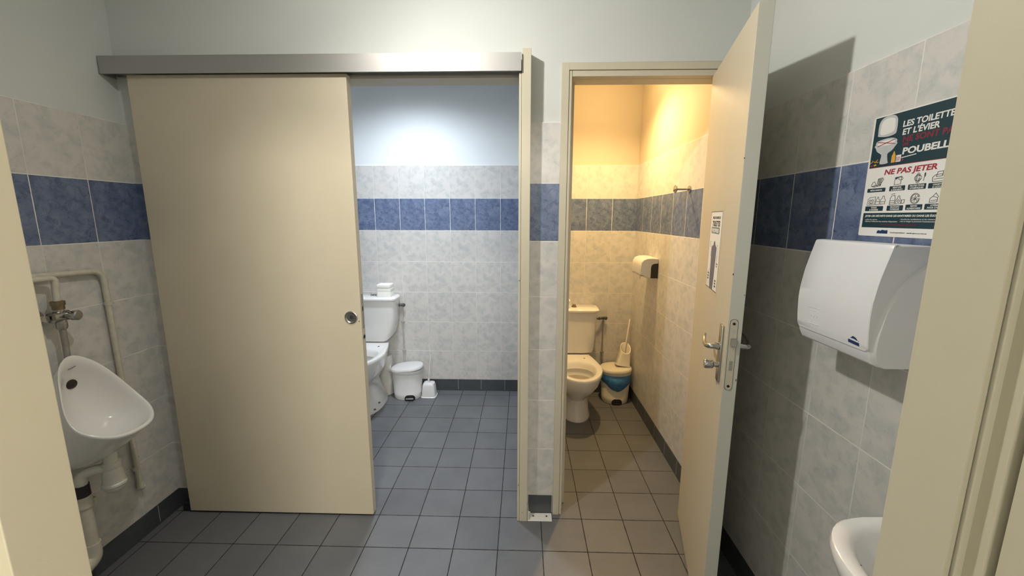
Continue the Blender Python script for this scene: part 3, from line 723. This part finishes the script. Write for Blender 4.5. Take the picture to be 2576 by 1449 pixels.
bm = BM(); tube(bm, [(.735, .568, .71), (.735, .568, .60), (.78, .568, .56), (XF-.002, .568, .56)], .018); obj('waste_pipe', bm, M['pvc'], wbn, smooth=True)
sd = BM(); lathe(sd, (.600, .640, .8508), (0, 0, 1), [(0, .0012), (.0003, .0010)], 8); obj('rim_speck', sd, M['dark'], wbn)

# ------------------------------------------------------------------ urinal
ur = thing('urinal', 'white ceramic wall urinal with a pointed shell shaped bowl on the left wall', 'urinal', (XL, 1.40, .52))
UC = 1.400
rimL = [(-1.678, .944, .0), (-1.676, .938, .024), (-1.666, .916, .052), (-1.645, .882, .077), (-1.622, .838, .097), (-1.603, .794, .115), (-1.578, .748, .129), (-1.550, .714, .134), (-1.516, .691, .124), (-1.486, .673, .103), (-1.464, .661, .076), (-1.451, .655, .042), (-1.448, .654, .0)]
half = rimL; full = [(x, UC+w_, z) for x, z, w_ in half]+[(x, UC-w_, z) for x, z, w_ in half[1:-1][::-1]]
cen = Vector((-1.595, UC, .78))
N = len(full); F = [Vector(p) for p in full]
def sh(k_, dx=0, dz=0, wk=1): return [Vector((cen.x+(p.x-cen.x)*k_+dx, UC+(p.y-UC)*k_*wk, cen.z+(p.z-cen.z)*k_+dz)) for p in F]
# outer shell: rim -> swept back to the wall footprint
def outer(t_, drop):
    out = []
    for p in F:
        s_ = max(0, min(1, (p.x+1.672)/.235))
        x = p.x+(XL+.001-p.x)*t_
        z = p.z-drop*(.20+.80*s_)
        if p.z > .86: z = p.z-.07*t_
        out.append(Vector((x, UC+(p.y-UC)*(1-.10*t_), z)))
    return out
inn_n = Vector((-.58, 0, -.81))
R0 = [Vector((p.x, p.y, p.z)) for p in sh(.93)]
rings = [outer(1.0, .165), outer(.72, .155), outer(.48, .115), outer(.25, .060), outer(.09, .020), outer(.015, .006), sh(1.0, -.002, .004), sh(.965, -.002, .005), sh(.93, -.004, .001)]
for k_, dpt in ((.90, .010), (.86, .030), (.80, .055), (.70, .080), (.55, .100), (.36, .112), (.16, .117)):
    ring_ = []
    for p in F:
        q = Vector((cen.x+(p.x-cen.x)*k_, UC+(p.y-UC)*k_, cen.z+(p.z-cen.z)*k_))+inn_n*dpt
        q.x = max(q.x, XL+.014); ring_.append(q)
    rings.append(ring_)
bm = BM(); loft(bm, rings); obj('shell', bm, M['porc'], ur, smooth=True, sub=1)
bm = BM(); lathe(bm, (-1.7000, 1.4042, .8320), (1, -.06, -.12), [(0, .017), (.004, .0185), (.008, .017), (.0105, .009), (.011, .001)]); obj('water_inlet', bm, M['darkbronze'] if 'darkbronze' in M else simple('dark_bronze', (.055, .045, .035), .35, .7), ur, smooth=True)
bm = BM(); tube(bm, [(-1.6800, 1.3885, .8950), (-1.6790, 1.400, .8965), (-1.6792, 1.4150, .9000)], .0009, n=6); obj('maker_mark', bm, M['ink_line'], ur)
# flush valve
fv = thing('flush_valve', 'chrome push button flush valve on the pipe above the urinal', 'flush valve', (-1.69, 1.405, 1.05))
bm = BM(); cyl(bm, (-1.690, 1.375, 1.094), (-1.690, 1.430, 1.094), .020, n=24); cyl(bm, (-1.690, 1.405, 1.07), (-1.690, 1.405, 1.125), .015, n=20); obj('body', bm, M['chrome'], fv, smooth=True)
bm = BM(); lathe(bm, (-1.680, 1.420, 1.094), (1, .15, 0), [(0, .0155), (.018, .015), (.020, .0185), (.036, .0185), (.039, .015)]); b_ = obj('push_button', bm, M['chrome'], fv, smooth=True)
bm = BM(); lathe(bm, (-1.690, 1.405, 1.120), (0, 0, 1), [(0, .017), (.016, .017), (.016, .020), (.030, .020), (.032, .013)]); obj('top_nut', bm, M['brass'], fv, smooth=True)
bm = BM(); lathe(bm, (-1.690, 1.405, 1.046), (0, 0, 1), [(0, .013), (.008, .016), (.026, .016), (.028, .012)]); obj('bottom_nut', bm, M['steel'], fv, smooth=True)
bm = BM(); tube(bm, [(-1.690, 1.405, 1.05), (-1.690, 1.405, .985), (-1.690, 1.402, .915)], .0095); obj('flush_pipe', bm, M['copper'], fv, smooth=True)
bm = BM(); lathe(bm, (XL+.001, 1.36, 1.094), (1, 0, 0), [(0, .03), (.004, .03), (.010, .012), (.045, .012)]); obj('wall_rosette', bm, M['chrome'], fv, smooth=True)
# supply pipe
sp = thing('water_supply_pipe', 'cream painted pipe that runs level above the urinal and bends down the left wall', 'pipe', (-1.717, 1.60, .24))
bm = BM(); tube(bm, [(-1.717, .45, 1.256), (-1.717, 1.30, 1.248), (-1.717, 1.606, 1.236), (-1.717, 1.612, .262)], .0105, rad=.045); obj('main_pipe', bm, M['pipe'], sp, smooth=True)
bm = BM(); tube(bm, [(-1.705, .45, 1.240), (-1.700, 1.36, 1.236), (-1.690, 1.412, 1.236), (-1.690, 1.406, 1.19), (-1.690, 1.403, 1.145)], .0105, rad=.022); obj('branch_pipe', bm, M['pipe'], sp, smooth=True)
for z in (1.099, .345):
    bm = BM(); lathe(bm, (-1.717, 1.609, z-.006), (0, 0, 1), [(0, .0105), (0, .0145), (.012, .0145), (.012, .0105)]); bx(bm, XL, 1.604, z-.005, -1.728, 1.614, z+.005); cyl(bm, (-1.717, 1.626, z-.004), (-1.717, 1.626, z+.004), .005, n=8); bx(bm, -1.720, 1.596, z-.005, -1.714, 1.626, z+.005)
    obj('pipe_clip', bm, M['pipe'], sp, smooth=True)
bm = BM(); tube(bm, [(-1.717, 1.612, .275), (-1.717, 1.612, .250), (-1.717, 1.622, .247)], .0125, rad=.01); obj('end_elbow', bm, M['pipe'], sp, smooth=True)
for (y, z, r_s) in ((1.622, .398, .0035), (1.621, .340, .004), (1.620, .275, .003)):
    bm = BM(); lathe(bm, (-1.7085, y-.006, z), (1, .2, 0), [(0, r_s), (.0008, r_s*.8)], 8); obj('rust_spot', bm, M['dark'], sp)
# waste
wt = thing('urinal_waste_trap', 'white plastic bottle trap and drain pipe under the urinal', 'drain pipe', (-1.64, 1.38, .12))
bm = BM(); lathe(bm, (-1.600, 1.405, .385), (0, 0, 1), [(0, .004), (.003, .016), (.012, .028), (.024, .034), (.032, .0355), (.035, .0385), (.043, .0385), (.046, .0355), (.072, .033), (.098, .028), (.104, .0265), (.106, .0285), (.128, .0285), (.131, .022), (.175, .021)]); obj('bottle_trap', bm, M['pvc'], wt, smooth=True)
bm = BM(); tube(bm, [(-1.61, 1.40, .490), (-1.64, 1.375, .496), (-1.668, 1.352, .488), (-1.672, 1.350, .40)], .019, rad=.03); obj('bend', bm, M['pvc'], wt, smooth=True)
bm = BM(); cyl(bm, (-1.672, 1.350, .405), (-1.672, 1.350, .450), .0245, n=28); obj('rubber_sleeve', bm, M['black'], wt, smooth=True)
bm = BM(); lathe(bm, (-1.672, 1.350, .13), (0, 0, 1), [(0, .021), (.235, .021), (.240, .026), (.274, .026), (.276, .023), (.290, .023)]); obj('drain_pipe', bm, M['pipe'], wt, smooth=True)
bm = BM(); lathe(bm, (-1.672, 1.350, .360), (0, 0, 1), [(0, .027), (.010, .027)]); bx(bm, -1.69, 1.372, .358, -1.665, 1.392, .372); obj('pipe_clip', bm, M['pipe'], wt, smooth=True)
bm = BM(); tube(bm, [(-1.672, 1.350, .20), (-1.672, 1.348, .135), (-1.672, 1.30, .120), (-1.672, .95, .10)], .027, rad=.04); obj('floor_bend', bm, M['pipe'], wt, smooth=True)

# ------------------------------------------------------------------ toilets
def egg(cx, yb, yc, w_, fr, bk, z, n=40, pb=.62, taper=.35):
    out = []
    for i in range(n):
        t_ = 2*PI*i/n; c_, s_ = math.cos(t_), math.sin(t_)
        if s_ >= 0:   # front, towards -y
            x = w_*c_; y = yc-fr*s_
        else:
            q = abs(s_)**pb; x = w_*math.copysign(abs(c_)**pb, c_)*(1-taper*q); y = yc+bk*q
        out.append((cx+x, YB+y, z))
    return out
def toilet(name, label, cx, rim, lid, style):
    t = thing(name, label, 'toilet', (cx, YB-.35, 0), None)
    k_ = rim/.39; bm = BM()
    E = lambda yc, w_, fr, bk, z, **k: egg(cx, 0, yc, w_, fr, bk, z, **k)
    if style == 'column':
        base = [E(-.36, .108, .172, .24, 0), E(-.36, .108, .172, .24, .012), E(-.36, .100, .160, .24, .03), E(-.36, .094, .150, .24, .10), E(-.36, .092, .150, .24, .155*k_)]
    else:   # splayed foot with side bolts
        base = [E(-.30, .104, .200, .22, 0, taper=.05), E(-.30, .102, .198, .22, .018, taper=.05), E(-.30, .082, .180, .20, .075, taper=.1), E(-.31, .062, .155, .18, .15, taper=.2), E(-.34, .060, .150, .20, .20), E(-.36, .075, .165, .24, .245)]
    body = ([E(-.37, .104, .185, .27, .195*k_)] if style == 'column' else [])+[E(-.39, .132 if style == 'column' else .118, .235, .30, .240*k_), E(-.41, .156, .270, .33, .295*k_), E(-.42, .170, .287, .36, .345*k_), E(-.42, .175, .293, .385, rim-.022), E(-.42, .176, .294, .39, rim-.008), E(-.42, .172, .290, .388, rim-.001), E(-.42, .166, .284, .384, rim)]
    # well opening (edge loops continue inward)
    def well(w_, fr, bk, z, yc=-.45): return [(cx+w_*math.cos(2*PI*i/40), YB+yc-(fr if math.sin(2*PI*i/40) >= 0 else bk)*math.sin(2*PI*i/40), z) for i in range(40)]
    inside = [well(.136, .222, .128, rim), well(.131, .217, .123, rim-.003), well(.122, .204, .112, rim-.022), well(.113, .188, .100, rim-.048), well(.116, .194, .104, rim-.054), well(.116, .196, .105, rim-.075), well(.100, .165, .092, rim-.105), well(.070, .110, .07, rim-.14), well(.045, .05, .05, rim-.22)]
    loft(bm, base+body+inside); obj('bowl', bm, M['porc'], t, smooth=True)
    bm = BM(); loft(bm, [well(.104, .172, .096, rim-.0985), well(.105, .174, .097, rim-.0970)]); obj('water', bm, M['water'], t)
    # hinge holes on the deck
    for s_ in (-1, 1):
        bm = BM(); cyl(bm, (cx+s_*.075, YB-.262, rim-.001), (cx+s_*.075, YB-.262, rim+.0012), .0075, n=16)
        obj('seat_hole', bm, M['brass'] if style == 'column' else M['dark'], t)
    # tank
    bm = BM()
    top = lid-.030; bz = rim+.006; hh = top-bz
    def tr_(w_, d0, d1, z, n=36, r=.3):
        out = []
        for i in range(n):
            a = 2*PI*i/n; c_, s_ = math.cos(a), math.sin(a)
            x = w_*math.copysign(abs(c_)**.35, c_); y = (d0+d1)/2+(d1-d0)/2*math.copysign(abs(s_)**.35, s_); out.append((cx+x, YB+y, z))
        return out
    if style == 'column': ws = [(0, .140, -.165), (.03, .155, -.178), (.10, .163, -.184), (.5, .172, -.188), (1, .181, -.190)]
    else: ws = [(0, .100, -.165), (.035, .112, -.176), (.10, .134, -.182), (.20, .152, -.186), (.34, .166, -.188), (.55, .176, -.190), (1, .184, -.190)]
    loft(bm, [tr_(w_, f_, -.012, bz+hh*q) for q, w_, f_ in ws]); obj('tank', bm, M['porc'], t, smooth=True)
    bm = BM(); loft(bm, [tr_(.188, -.198, -.008, top), tr_(.195, -.206, -.006, top+.006), tr_(.196, -.207, -.006, top+.018), tr_(.190, -.200, -.008, top+.027), tr_(.178, -.188, -.014, top+.030)]); obj('tank_lid', bm, M['porc'], t, smooth=True)
    bm = BM()
    if style == 'column':
        lathe(bm, (cx+.005, YB-.11, top+.029), (0, 0, 1), [(0, .022), (.006, .021), (.007, .014), (.020, .013), (.022, .010)]); obj('flush_button', bm, M['brassy'], t, smooth=True)
    else:
        for s_ in (-.0125, .0125):
            bm = BM(); lathe(bm, (cx+s_, YB-.11, top+.029), (0, 0, 1), [(0, .0115), (.014, .0115), (.016, .009)], 20)
            obj('flush_button', bm, M['chrome'], t, smooth=True)
        bm = BM(); lathe(bm, (cx+.05, YB-.06, .0), (0, 0, 1), [(0, .058), (.30, .058), (.33, .052)]); lathe(bm, (cx+.01, YB-.06, .22), (1, 0, 0), [(0, .05), (.10, .05)]); obj('outlet_pipe', bm, M['pvc'], t, smooth=True)
        for y, z, x in ((-.47, .048, .100), (-.38, .060, .102)):
            bm = BM(); lathe(bm, (cx+x-.008, YB+y, z), (1, 0, .35), [(0, .006), (.012, .006), (.014, .003)], 12)
            obj('floor_bolt', bm, M['brass'], t, smooth=True)
    return t
M['brassy'] = simple('dull_brass_button', (.28, .24, .17), .35, .8)
toilet('toilet', 'tall white toilet half hidden behind the sliding door in the blue-lit left cubicle', -1.185, .468, .838, 'splayed')
toilet('toilet', 'white seatless toilet on a column foot in the warm-lit right cubicle', .402, .390, .760, 'column')

# paper packs on the tanks
def pack(label, x0, x1, y0, y1, z, h, group=None):
    t = thing('folded_tissue_pack', label, 'tissue pack', ((x0+x1)/2, (y0+y1)/2, z))
    bm = BM(); bx(bm, x0+.001, y0, z, x1, y1, z+h*.40, bev=.0007); obj('lower_block', bm, M['tissue'], t, smooth=True)
    bm = BM(); bx(bm, x0+.001, y0, z+h*.401, x1, y1, z+h*.70, bev=.0007); obj('upper_block', bm, M['tissue'], t, smooth=True)
    bm = BM(); bx(bm, x0-.001, y0-.003, z+h*.70, x1-.001, y1, z+h, bev=.006, seg=3); obj('top_fold', bm, M['tissue'], t, smooth=True)
pack('block of folded white tissues on the tank of the left toilet', -1.136, -1.031, 3.10, 3.19, .8385, .098)
pack('folded white tissues at the left edge of the right toilet tank', .245, .372, 3.10, 3.19, .7605, .062)

# angle valves and water pipes of the toilets
def valve_pipe(label, x, ztop, zb, side, xt, mat):
    t = thing('toilet_water_pipe', label, 'pipe', (x, YB-.02, zb))
    bm = BM(); tube(bm, [(x, YB-.014, ztop-.004), (x, YB-.014, zb)], .0055, smooth=False, n=12); obj('riser_pipe', bm, mat, t, smooth=True)
    bm = BM(); cyl(bm, (x+.010, YB-.014, ztop), (x-.022, YB-.030, ztop), .011, n=16); lathe(bm, (x-.022, YB-.032, ztop), (-1, -.4, 0), [(0, .008), (.012, .008), (.012, .012), (.020, .012), (.020, .007), (max(.03, x-.022-xt), .007)], 14)
    lathe(bm, (x+.004, YB-.014, ztop), (.6, -.8, 0), [(0, .006), (.018, .006), (.018, .014), (.026, .014), (.028, .010)], 16); obj('stop_valve', bm, M['dullsteel'], t, smooth=True)
    for z in ((.60, .352) if side == 'L' else (.352,)):
        bm = BM(); lathe(bm, (x, YB-.014, z), (0, 0, 1), [(0, .006), (0, .011), (.010, .011), (.010, .006)], 14); bx(bm, x-.014, YB-.020, z+.001, x+.014, YB, z+.009); obj('pipe_clip', bm, mat, t, smooth=True)
    return t
t_ = valve_pipe('thin grey pipe with stop valve right of the tall toilet, left cubicle', -.988, .748, .20, 'L', -1.02, M['pipe2'] if 'pipe2' in M else simple('grey_painted_pipe', (.45, .44, .42), .4, 0, .1, 60))
bm = BM(); tube(bm, [(-.988, YB-.014, .222), (-1.085, YB-.014, .222)], .008, smooth=False); obj('level_pipe', bm, M['pvc'], t_, smooth=True)
bm = BM(); tube(bm, [(-1.055, YB-.03, .105), (-1.062, YB-.03, .06), (-1.066, YB-.035, .012)], .0085, n=10); obj('pipe_stub', bm, M['pvc'], t_, smooth=True)
valve_pipe('thin worn pipe with stop valve right of the right toilet tank', .660, .650, .24, 'R', .60, M['copper'])

# ------------------------------------------------------------------ pedal bins
def oval(cx, cy, a, b, z, n=40, p=.86, tilt=0.0):
    out = []
    for i in range(n):
        q = 2*PI*i/n; c_, s_ = math.cos(q), math.sin(q)
        x = a*math.copysign(abs(c_)**p, c_); out.append((cx+x, cy+b*math.copysign(abs(s_)**p, s_), z+tilt*x))
    return out
def bin_(label, cx, cy, a, h, bag):
    t = thing('pedal_bin', label, 'bin', (cx, cy, 0)); b = a*(.90 if bag else .80); bm = BM()
    loft(bm, [oval(cx, cy, a*.80, b*.80, 0), oval(cx, cy, a*.84, b*.84, .008), oval(cx, cy, a*.875, b*.875, .052), oval(cx, cy, a*.865, b*.865, .054), oval(cx, cy, a*.94, b*.94, h-.05), oval(cx, cy, a*.94, b*.94, h-.035)])
    body = obj('body', bm, M['plastic'] if not bag else M['plastic2'], t, smooth=True)
    tl = .03 if bag else .09
    bm = BM(); loft(bm, [oval(cx, cy, a*.97, b*.97, h-.052), oval(cx, cy, a*1.0, b*1.0, h-.046), oval(cx, cy, a*1.01, b*1.01, h-.030)]); obj('collar', bm, M['plastic'] if not bag else M['plastic2'], t, smooth=True)
    bm = BM(); z0 = h-.026; loft(bm, [oval(cx, cy, a*.96, b*.96, z0-.008, tilt=tl), oval(cx, cy, a*1.02, b*1.02, z0, tilt=tl), oval(cx, cy, a*1.02, b*1.02, z0+.008, tilt=tl), oval(cx, cy, a*.97, b*.97, z0+.017, tilt=tl), oval(cx, cy, a*.78, b*.78, z0+.023, tilt=tl), oval(cx, cy, a*.45, b*.45, z0+.025, tilt=tl)]); obj('lid', bm, M['plastic'] if not bag else M['plastic2'], t, smooth=True)
    yf = cy-b*.86; bm = BM(); px = cx+(.035 if not bag else 0)
    hw = .040; colm = []
    for i in range(13):
        x = px-hw+2*hw*i/12; u_ = (x-cx)/(a*.87); ys = cy-b*.885*math.sqrt(max(.02, 1-abs(u_)**2.25))
        top_ = .046-.022*abs((x-px)/hw)**4; colm.append([(x, ys-.0016, .0012), (x, ys-.0016, top_), (x, ys+.004, top_+.001), (x, ys+.004, .0012)])
    loft(bm, colm); obj('pedal_recess_shade', bm, M['darkplastic'] if not bag else M['dark'], t)  # dark patch on the body paints the shade inside the pedal opening
    bm = BM(); bx(bm, px-.030, yf-.012, .008, px+.030, yf+.01, .016, bev=.002); bx(bm, px-.030, yf-.004, .001, px+.030, yf+.005, .008); pd = obj('pedal', bm, M['darkplastic'], t)
    if not bag:
        bm = BM(); bx(bm, px-.030, yf-.0125, .0155, px+.030, yf+.004, .021, bev=.0015); obj('pedal_top', bm, M['greybit'], pd)
    if bag:
        bm = BM(); n = 40
        topr = oval(cx, cy, a*.965, b*.965, h-.040); botr = []
        for i in range(n):
            q = 2*PI*i/n; s_ = math.sin(q); front = max(0, -s_); u_ = abs(math.cos(q))
            zz = h-.112-.070*(front**1.2)*(1-u_)**.8+random.uniform(-.003, .003); rr = .925+.012*random.random()
            x, y, _ = oval(cx, cy, a*(rr+.015), b*(rr+.015), 0)[i]; botr.append((x, y, zz))
        midr = [((p[0]+q[0])/2+random.uniform(-.0015, .0015), (p[1]+q[1])/2-.001, (p[2]+q[2])/2) for p, q in zip(topr, botr)]
        loft(bm, [topr, midr, botr], False, False); o = obj('bin_bag', bm, M['bag'], t, smooth=True)
        so = o.modifiers.new('thickness', 'SOLIDIFY'); so.thickness = .0012
    return t
bin_('white oval pedal bin on the grey floor right of the tall toilet, left cubicle', -.935, 3.135, .129, .272, False)
bin_('cream pedal bin with a blue bag showing under its lid, right cubicle corner', .748, 3.120, .122, .290, True)

# ------------------------------------------------------------------ toilet brushes
def rrect(cx, cy, a, b, z, n=32, p=.45): return oval(cx, cy, a, b, z, n, p)
br = thing('toilet_brush', 'white toilet brush in a square flared holder on the floor, left cubicle', 'toilet brush', (-.765, 3.150, 0))
X, Y = -.765, 3.150
bm = BM(); loft(bm, [rrect(X, Y, .064, .056, 0), rrect(X, Y, .064, .056, .004), rrect(X, Y, .059, .051, .008), rrect(X, Y, .050, .044, .095), rrect(X, Y, .044, .038, .112), rrect(X, Y, .034, .030, .118)]); hb = obj('holder', bm, M['plastic'], br, smooth=True)
bm = BM(); tube(bm, [(X-.004, Y-.005, .100), (X+.000, Y, .150)], .0065, smooth=False, n=12); tube(bm, [(X, Y, .148), (X+.006, Y+.010, .240), (X+.016, Y+.03, .345)], [.0038, .0048, .0050], smooth=False, n=12)
lathe(bm, (X-.001, Y, .135), (0, 0, 1), [(0, .009), (.006, .009)], 12); obj('handle', bm, M['plastic'], br, smooth=True)
br = thing('toilet_brush', 'cream toilet brush in an open topped holder leaning on the bin lid in the corner', 'toilet brush', (.795, 3.120, .29))
lean = Matrix.Translation((.800, 3.118, .294)) @ Matrix.Rotation(math.radians(9), 4, 'Y') @ Matrix.Rotation(math.radians(-6), 4, 'X')
def LT(l): return [tuple(lean @ Vector(p)) for p in l]
bm = BM(); rs = [rrect(0, 0, .058, .042, 0), rrect(0, 0, .058, .042, .005), rrect(0, 0, .053, .040, .010), rrect(0, 0, .044, .037, .085)]
topo = [(x, y, .140+1.1*y) for x, y, z in oval(0, 0, .042, .036, 0, 32, .85)]; topi = [(x, y, .138+1.1*y) for x, y, z in oval(0, 0, .036, .030, 0, 32, .85)]; lowi = [(x, y, .07+.6*y) for x, y, z in oval(0, 0, .030, .026, 0, 32, .85)]
loft(bm, [LT(r_2) for r_2 in rs+[topo, topi, lowi]]); obj('holder', bm, M['plastic2'], br, smooth=True)
bm = BM(); tube(bm, [tuple(lean @ Vector((-.002, .0, .055))), tuple(lean @ Vector((.000, .012, .16))), (.868, 3.215, .648)], [.0050, .0055, .0065], smooth=False, n=12); obj('handle', bm, M['plastic2'], br, smooth=True)

# ------------------------------------------------------------------ toilet paper dispenser and hook on the right wall
td = thing('toilet_paper_dispenser', 'white rounded toilet paper dispenser with a black side patch on the right cubicle wall', 'paper dispenser', (XR, 2.79, 1.06))
Ya, Yb_ = 2.665, 2.875
prof = [(XR-.0005, 1.192), (.845, 1.1955), (.810, 1.193), (.788, 1.184), (.775, 1.168), (.7705, 1.145), (.7700, 1.100), (.7720, 1.082), (.785, 1.080), (.800, 1.068), (.835, 1.062), (XR-.0005, 1.060)]
bm = BM(); prism(bm, prof, Ya, Yb_, lambda a, b, c: (a, c, b)); obj('cover', bm, M['plastic'], td, smooth=True, bev=.006)
bm = BM(); prism(bm, [(.8835, 1.062), (.838, 1.0625), (.838, 1.135), (.843, 1.150), (.856, 1.1575), (.8835, 1.160)], Ya-.0012, Ya+.003, lambda a, b, c: (a, c, b)); obj('side_patch', bm, M['darkplastic'], td)
bm = BM(); prism(bm, [(.770, 1.086), (.770, 1.079), (.792, 1.073), (.792, 1.080)], Ya-.0005, Yb_-.02, lambda a, b, c: (a, c, b)); obj('cutting_edge', bm, M['greybit'], td)
bm = BM(); prism(bm, [(2.74, 1.066), (2.80, 1.064), (2.79, 1.045), (2.775, 1.036), (2.765, 1.047)], .800, .802, lambda a, b, c: (c, a, b)); obj('loose_paper', bm, M['tissue'], td)
for z in (1.138, 1.118):
    bm = BM(); lathe(bm, (.7700, 2.69, z), (-1, 0, 0), [(0, .002), (.0008, .002)], 10); obj('lock_hole', bm, M['dark'], td)
hk = thing('coat_hook', 'round polished metal coat hook on the blue tile band of the right cubicle', 'coat hook', (XR, 2.24, 1.60))
bm = BM(); lathe(bm, (XR-.0005, 2.245, 1.604), (-1, 0, 0), [(0, .0185), (.004, .0185), (.008, .014), (.010, .007)]); obj('wall_plate', bm, M['chromey'] if 'chromey' in M else M['chrome'], hk, smooth=True)
bm = BM(); lathe(bm, (XR-.008, 2.245, 1.604), (-1, 0, 0), [(0, .0058), (.060, .0058)]); obj('arm', bm, M['chrome'], hk, smooth=True)
bm = BM(); lathe(bm, (XR-.066, 2.245, 1.604), (-1, 0, 0), [(0, .006), (.004, .015), (.008, .0205), (.012, .0205), (.017, .014), (.019, .004)]); obj('knob', bm, M['chrome'], hk, smooth=True)
bm = BM(); lathe(bm, (XR-.0003, 2.70, 1.000), (-1, 0, 0), [(0, .0035), (.0010, .003)], 10); tag(obj('drill_hole_plug', bm, M['dark'], None, loc=(XR, 2.70, .9965)), 'tiny dark plugged drill hole in the tile below the paper dispenser', 'hole plug')

# ------------------------------------------------------------------ lamps (above or outside the picture)
def shade(name, label, c, r, h, mat, direction=(0, 0, -1)):
    t = thing(name, label, 'lamp', c)
    d = Vector(direction).normalized()
    bm = BM(); lathe(bm, Vector(c)-d*.030, d, [(0, r*.7), (.004, r), (.028, r), (.028, r*.94), (.012, r*.90), (.010, .002)]); obj('lamp_body', bm, mat, t, smooth=True)
    return t
sl_ = shade('ceiling_spotlight', 'small round ceiling spotlight of the front room', ROOM_LAMP, .045, .03, M['steel'], ROOM_DIR)
bm = BM(); d_ = Vector(ROOM_DIR).normalized(); q = Vector(ROOM_LAMP)-d_*.028; cyl(bm, q, (q.x, q.y, CZ), .008); obj('stem', bm, M['steel'], sl_)
shade('ceiling_lamp', 'round white ceiling lamp of the left cubicle', (LEFT_LAMP[0], LEFT_LAMP[1], LEFT_LAMP[2]), .13, .03, M['plastic'])
shade('ceiling_lamp', 'round white ceiling lamp of the hall', HALL_LAMP, .20, .03, M['plastic'])
wlp = thing('wall_lamp', 'small wall lamp high in the right cubicle', 'lamp', (XR, WALL_LAMP[1], WALL_LAMP[2]))
bm = BM(); lathe(bm, (XR+.003, WALL_LAMP[1], WALL_LAMP[2]+.035), (-1, 0, 0), [(0, .04), (.012, .04), (.020, .015), (.080, .012)]); obj('wall_mount', bm, M['plastic'], wlp, smooth=True)

# ------------------------------------------------------------------ entrance frame around the camera
EY, EN = .373, .312
bm = BM()
bx(bm, ER, EN, 0, ER+.0055, EY, 2.06); bx(bm, ER+.005, EN+.012, 0, ER+.045, EY, 2.06); bx(bm, ER+.013, .296, 0, ER+.045, EN, 2.06)
bx(bm, ER+.032, .200, 0, ER+.060, .296, 2.06)
bx(bm, EL-.045, EN, 0, EL, EY, 2.06); bx(bm, EL-.045, .230, 0, EL-.013, EN, 2.06)
bx(bm, EL-.045, EN, 2.03, ER+.045, EY, 2.075); bx(bm, EL-.045, .20, 2.043, ER+.045, EN, 2.075)
struct('trim_3', bm, M['jamb'], bev=.0012)
struct('trim_4', boxes((ER+.0068, EN-.002, 0, ER+.0135, EN+.0125, 2.04), bev=.0008), M['doorf'])
d3 = sempty('door_3', (ER+.013, .29, 0))
obj('door_leaf', boxes((ER+.015, -.53, .01, ER+.031, .290, 2.03), (ER+.031, -.53, .01, ER+.055, .195, 2.03)), M['jamb'], d3)
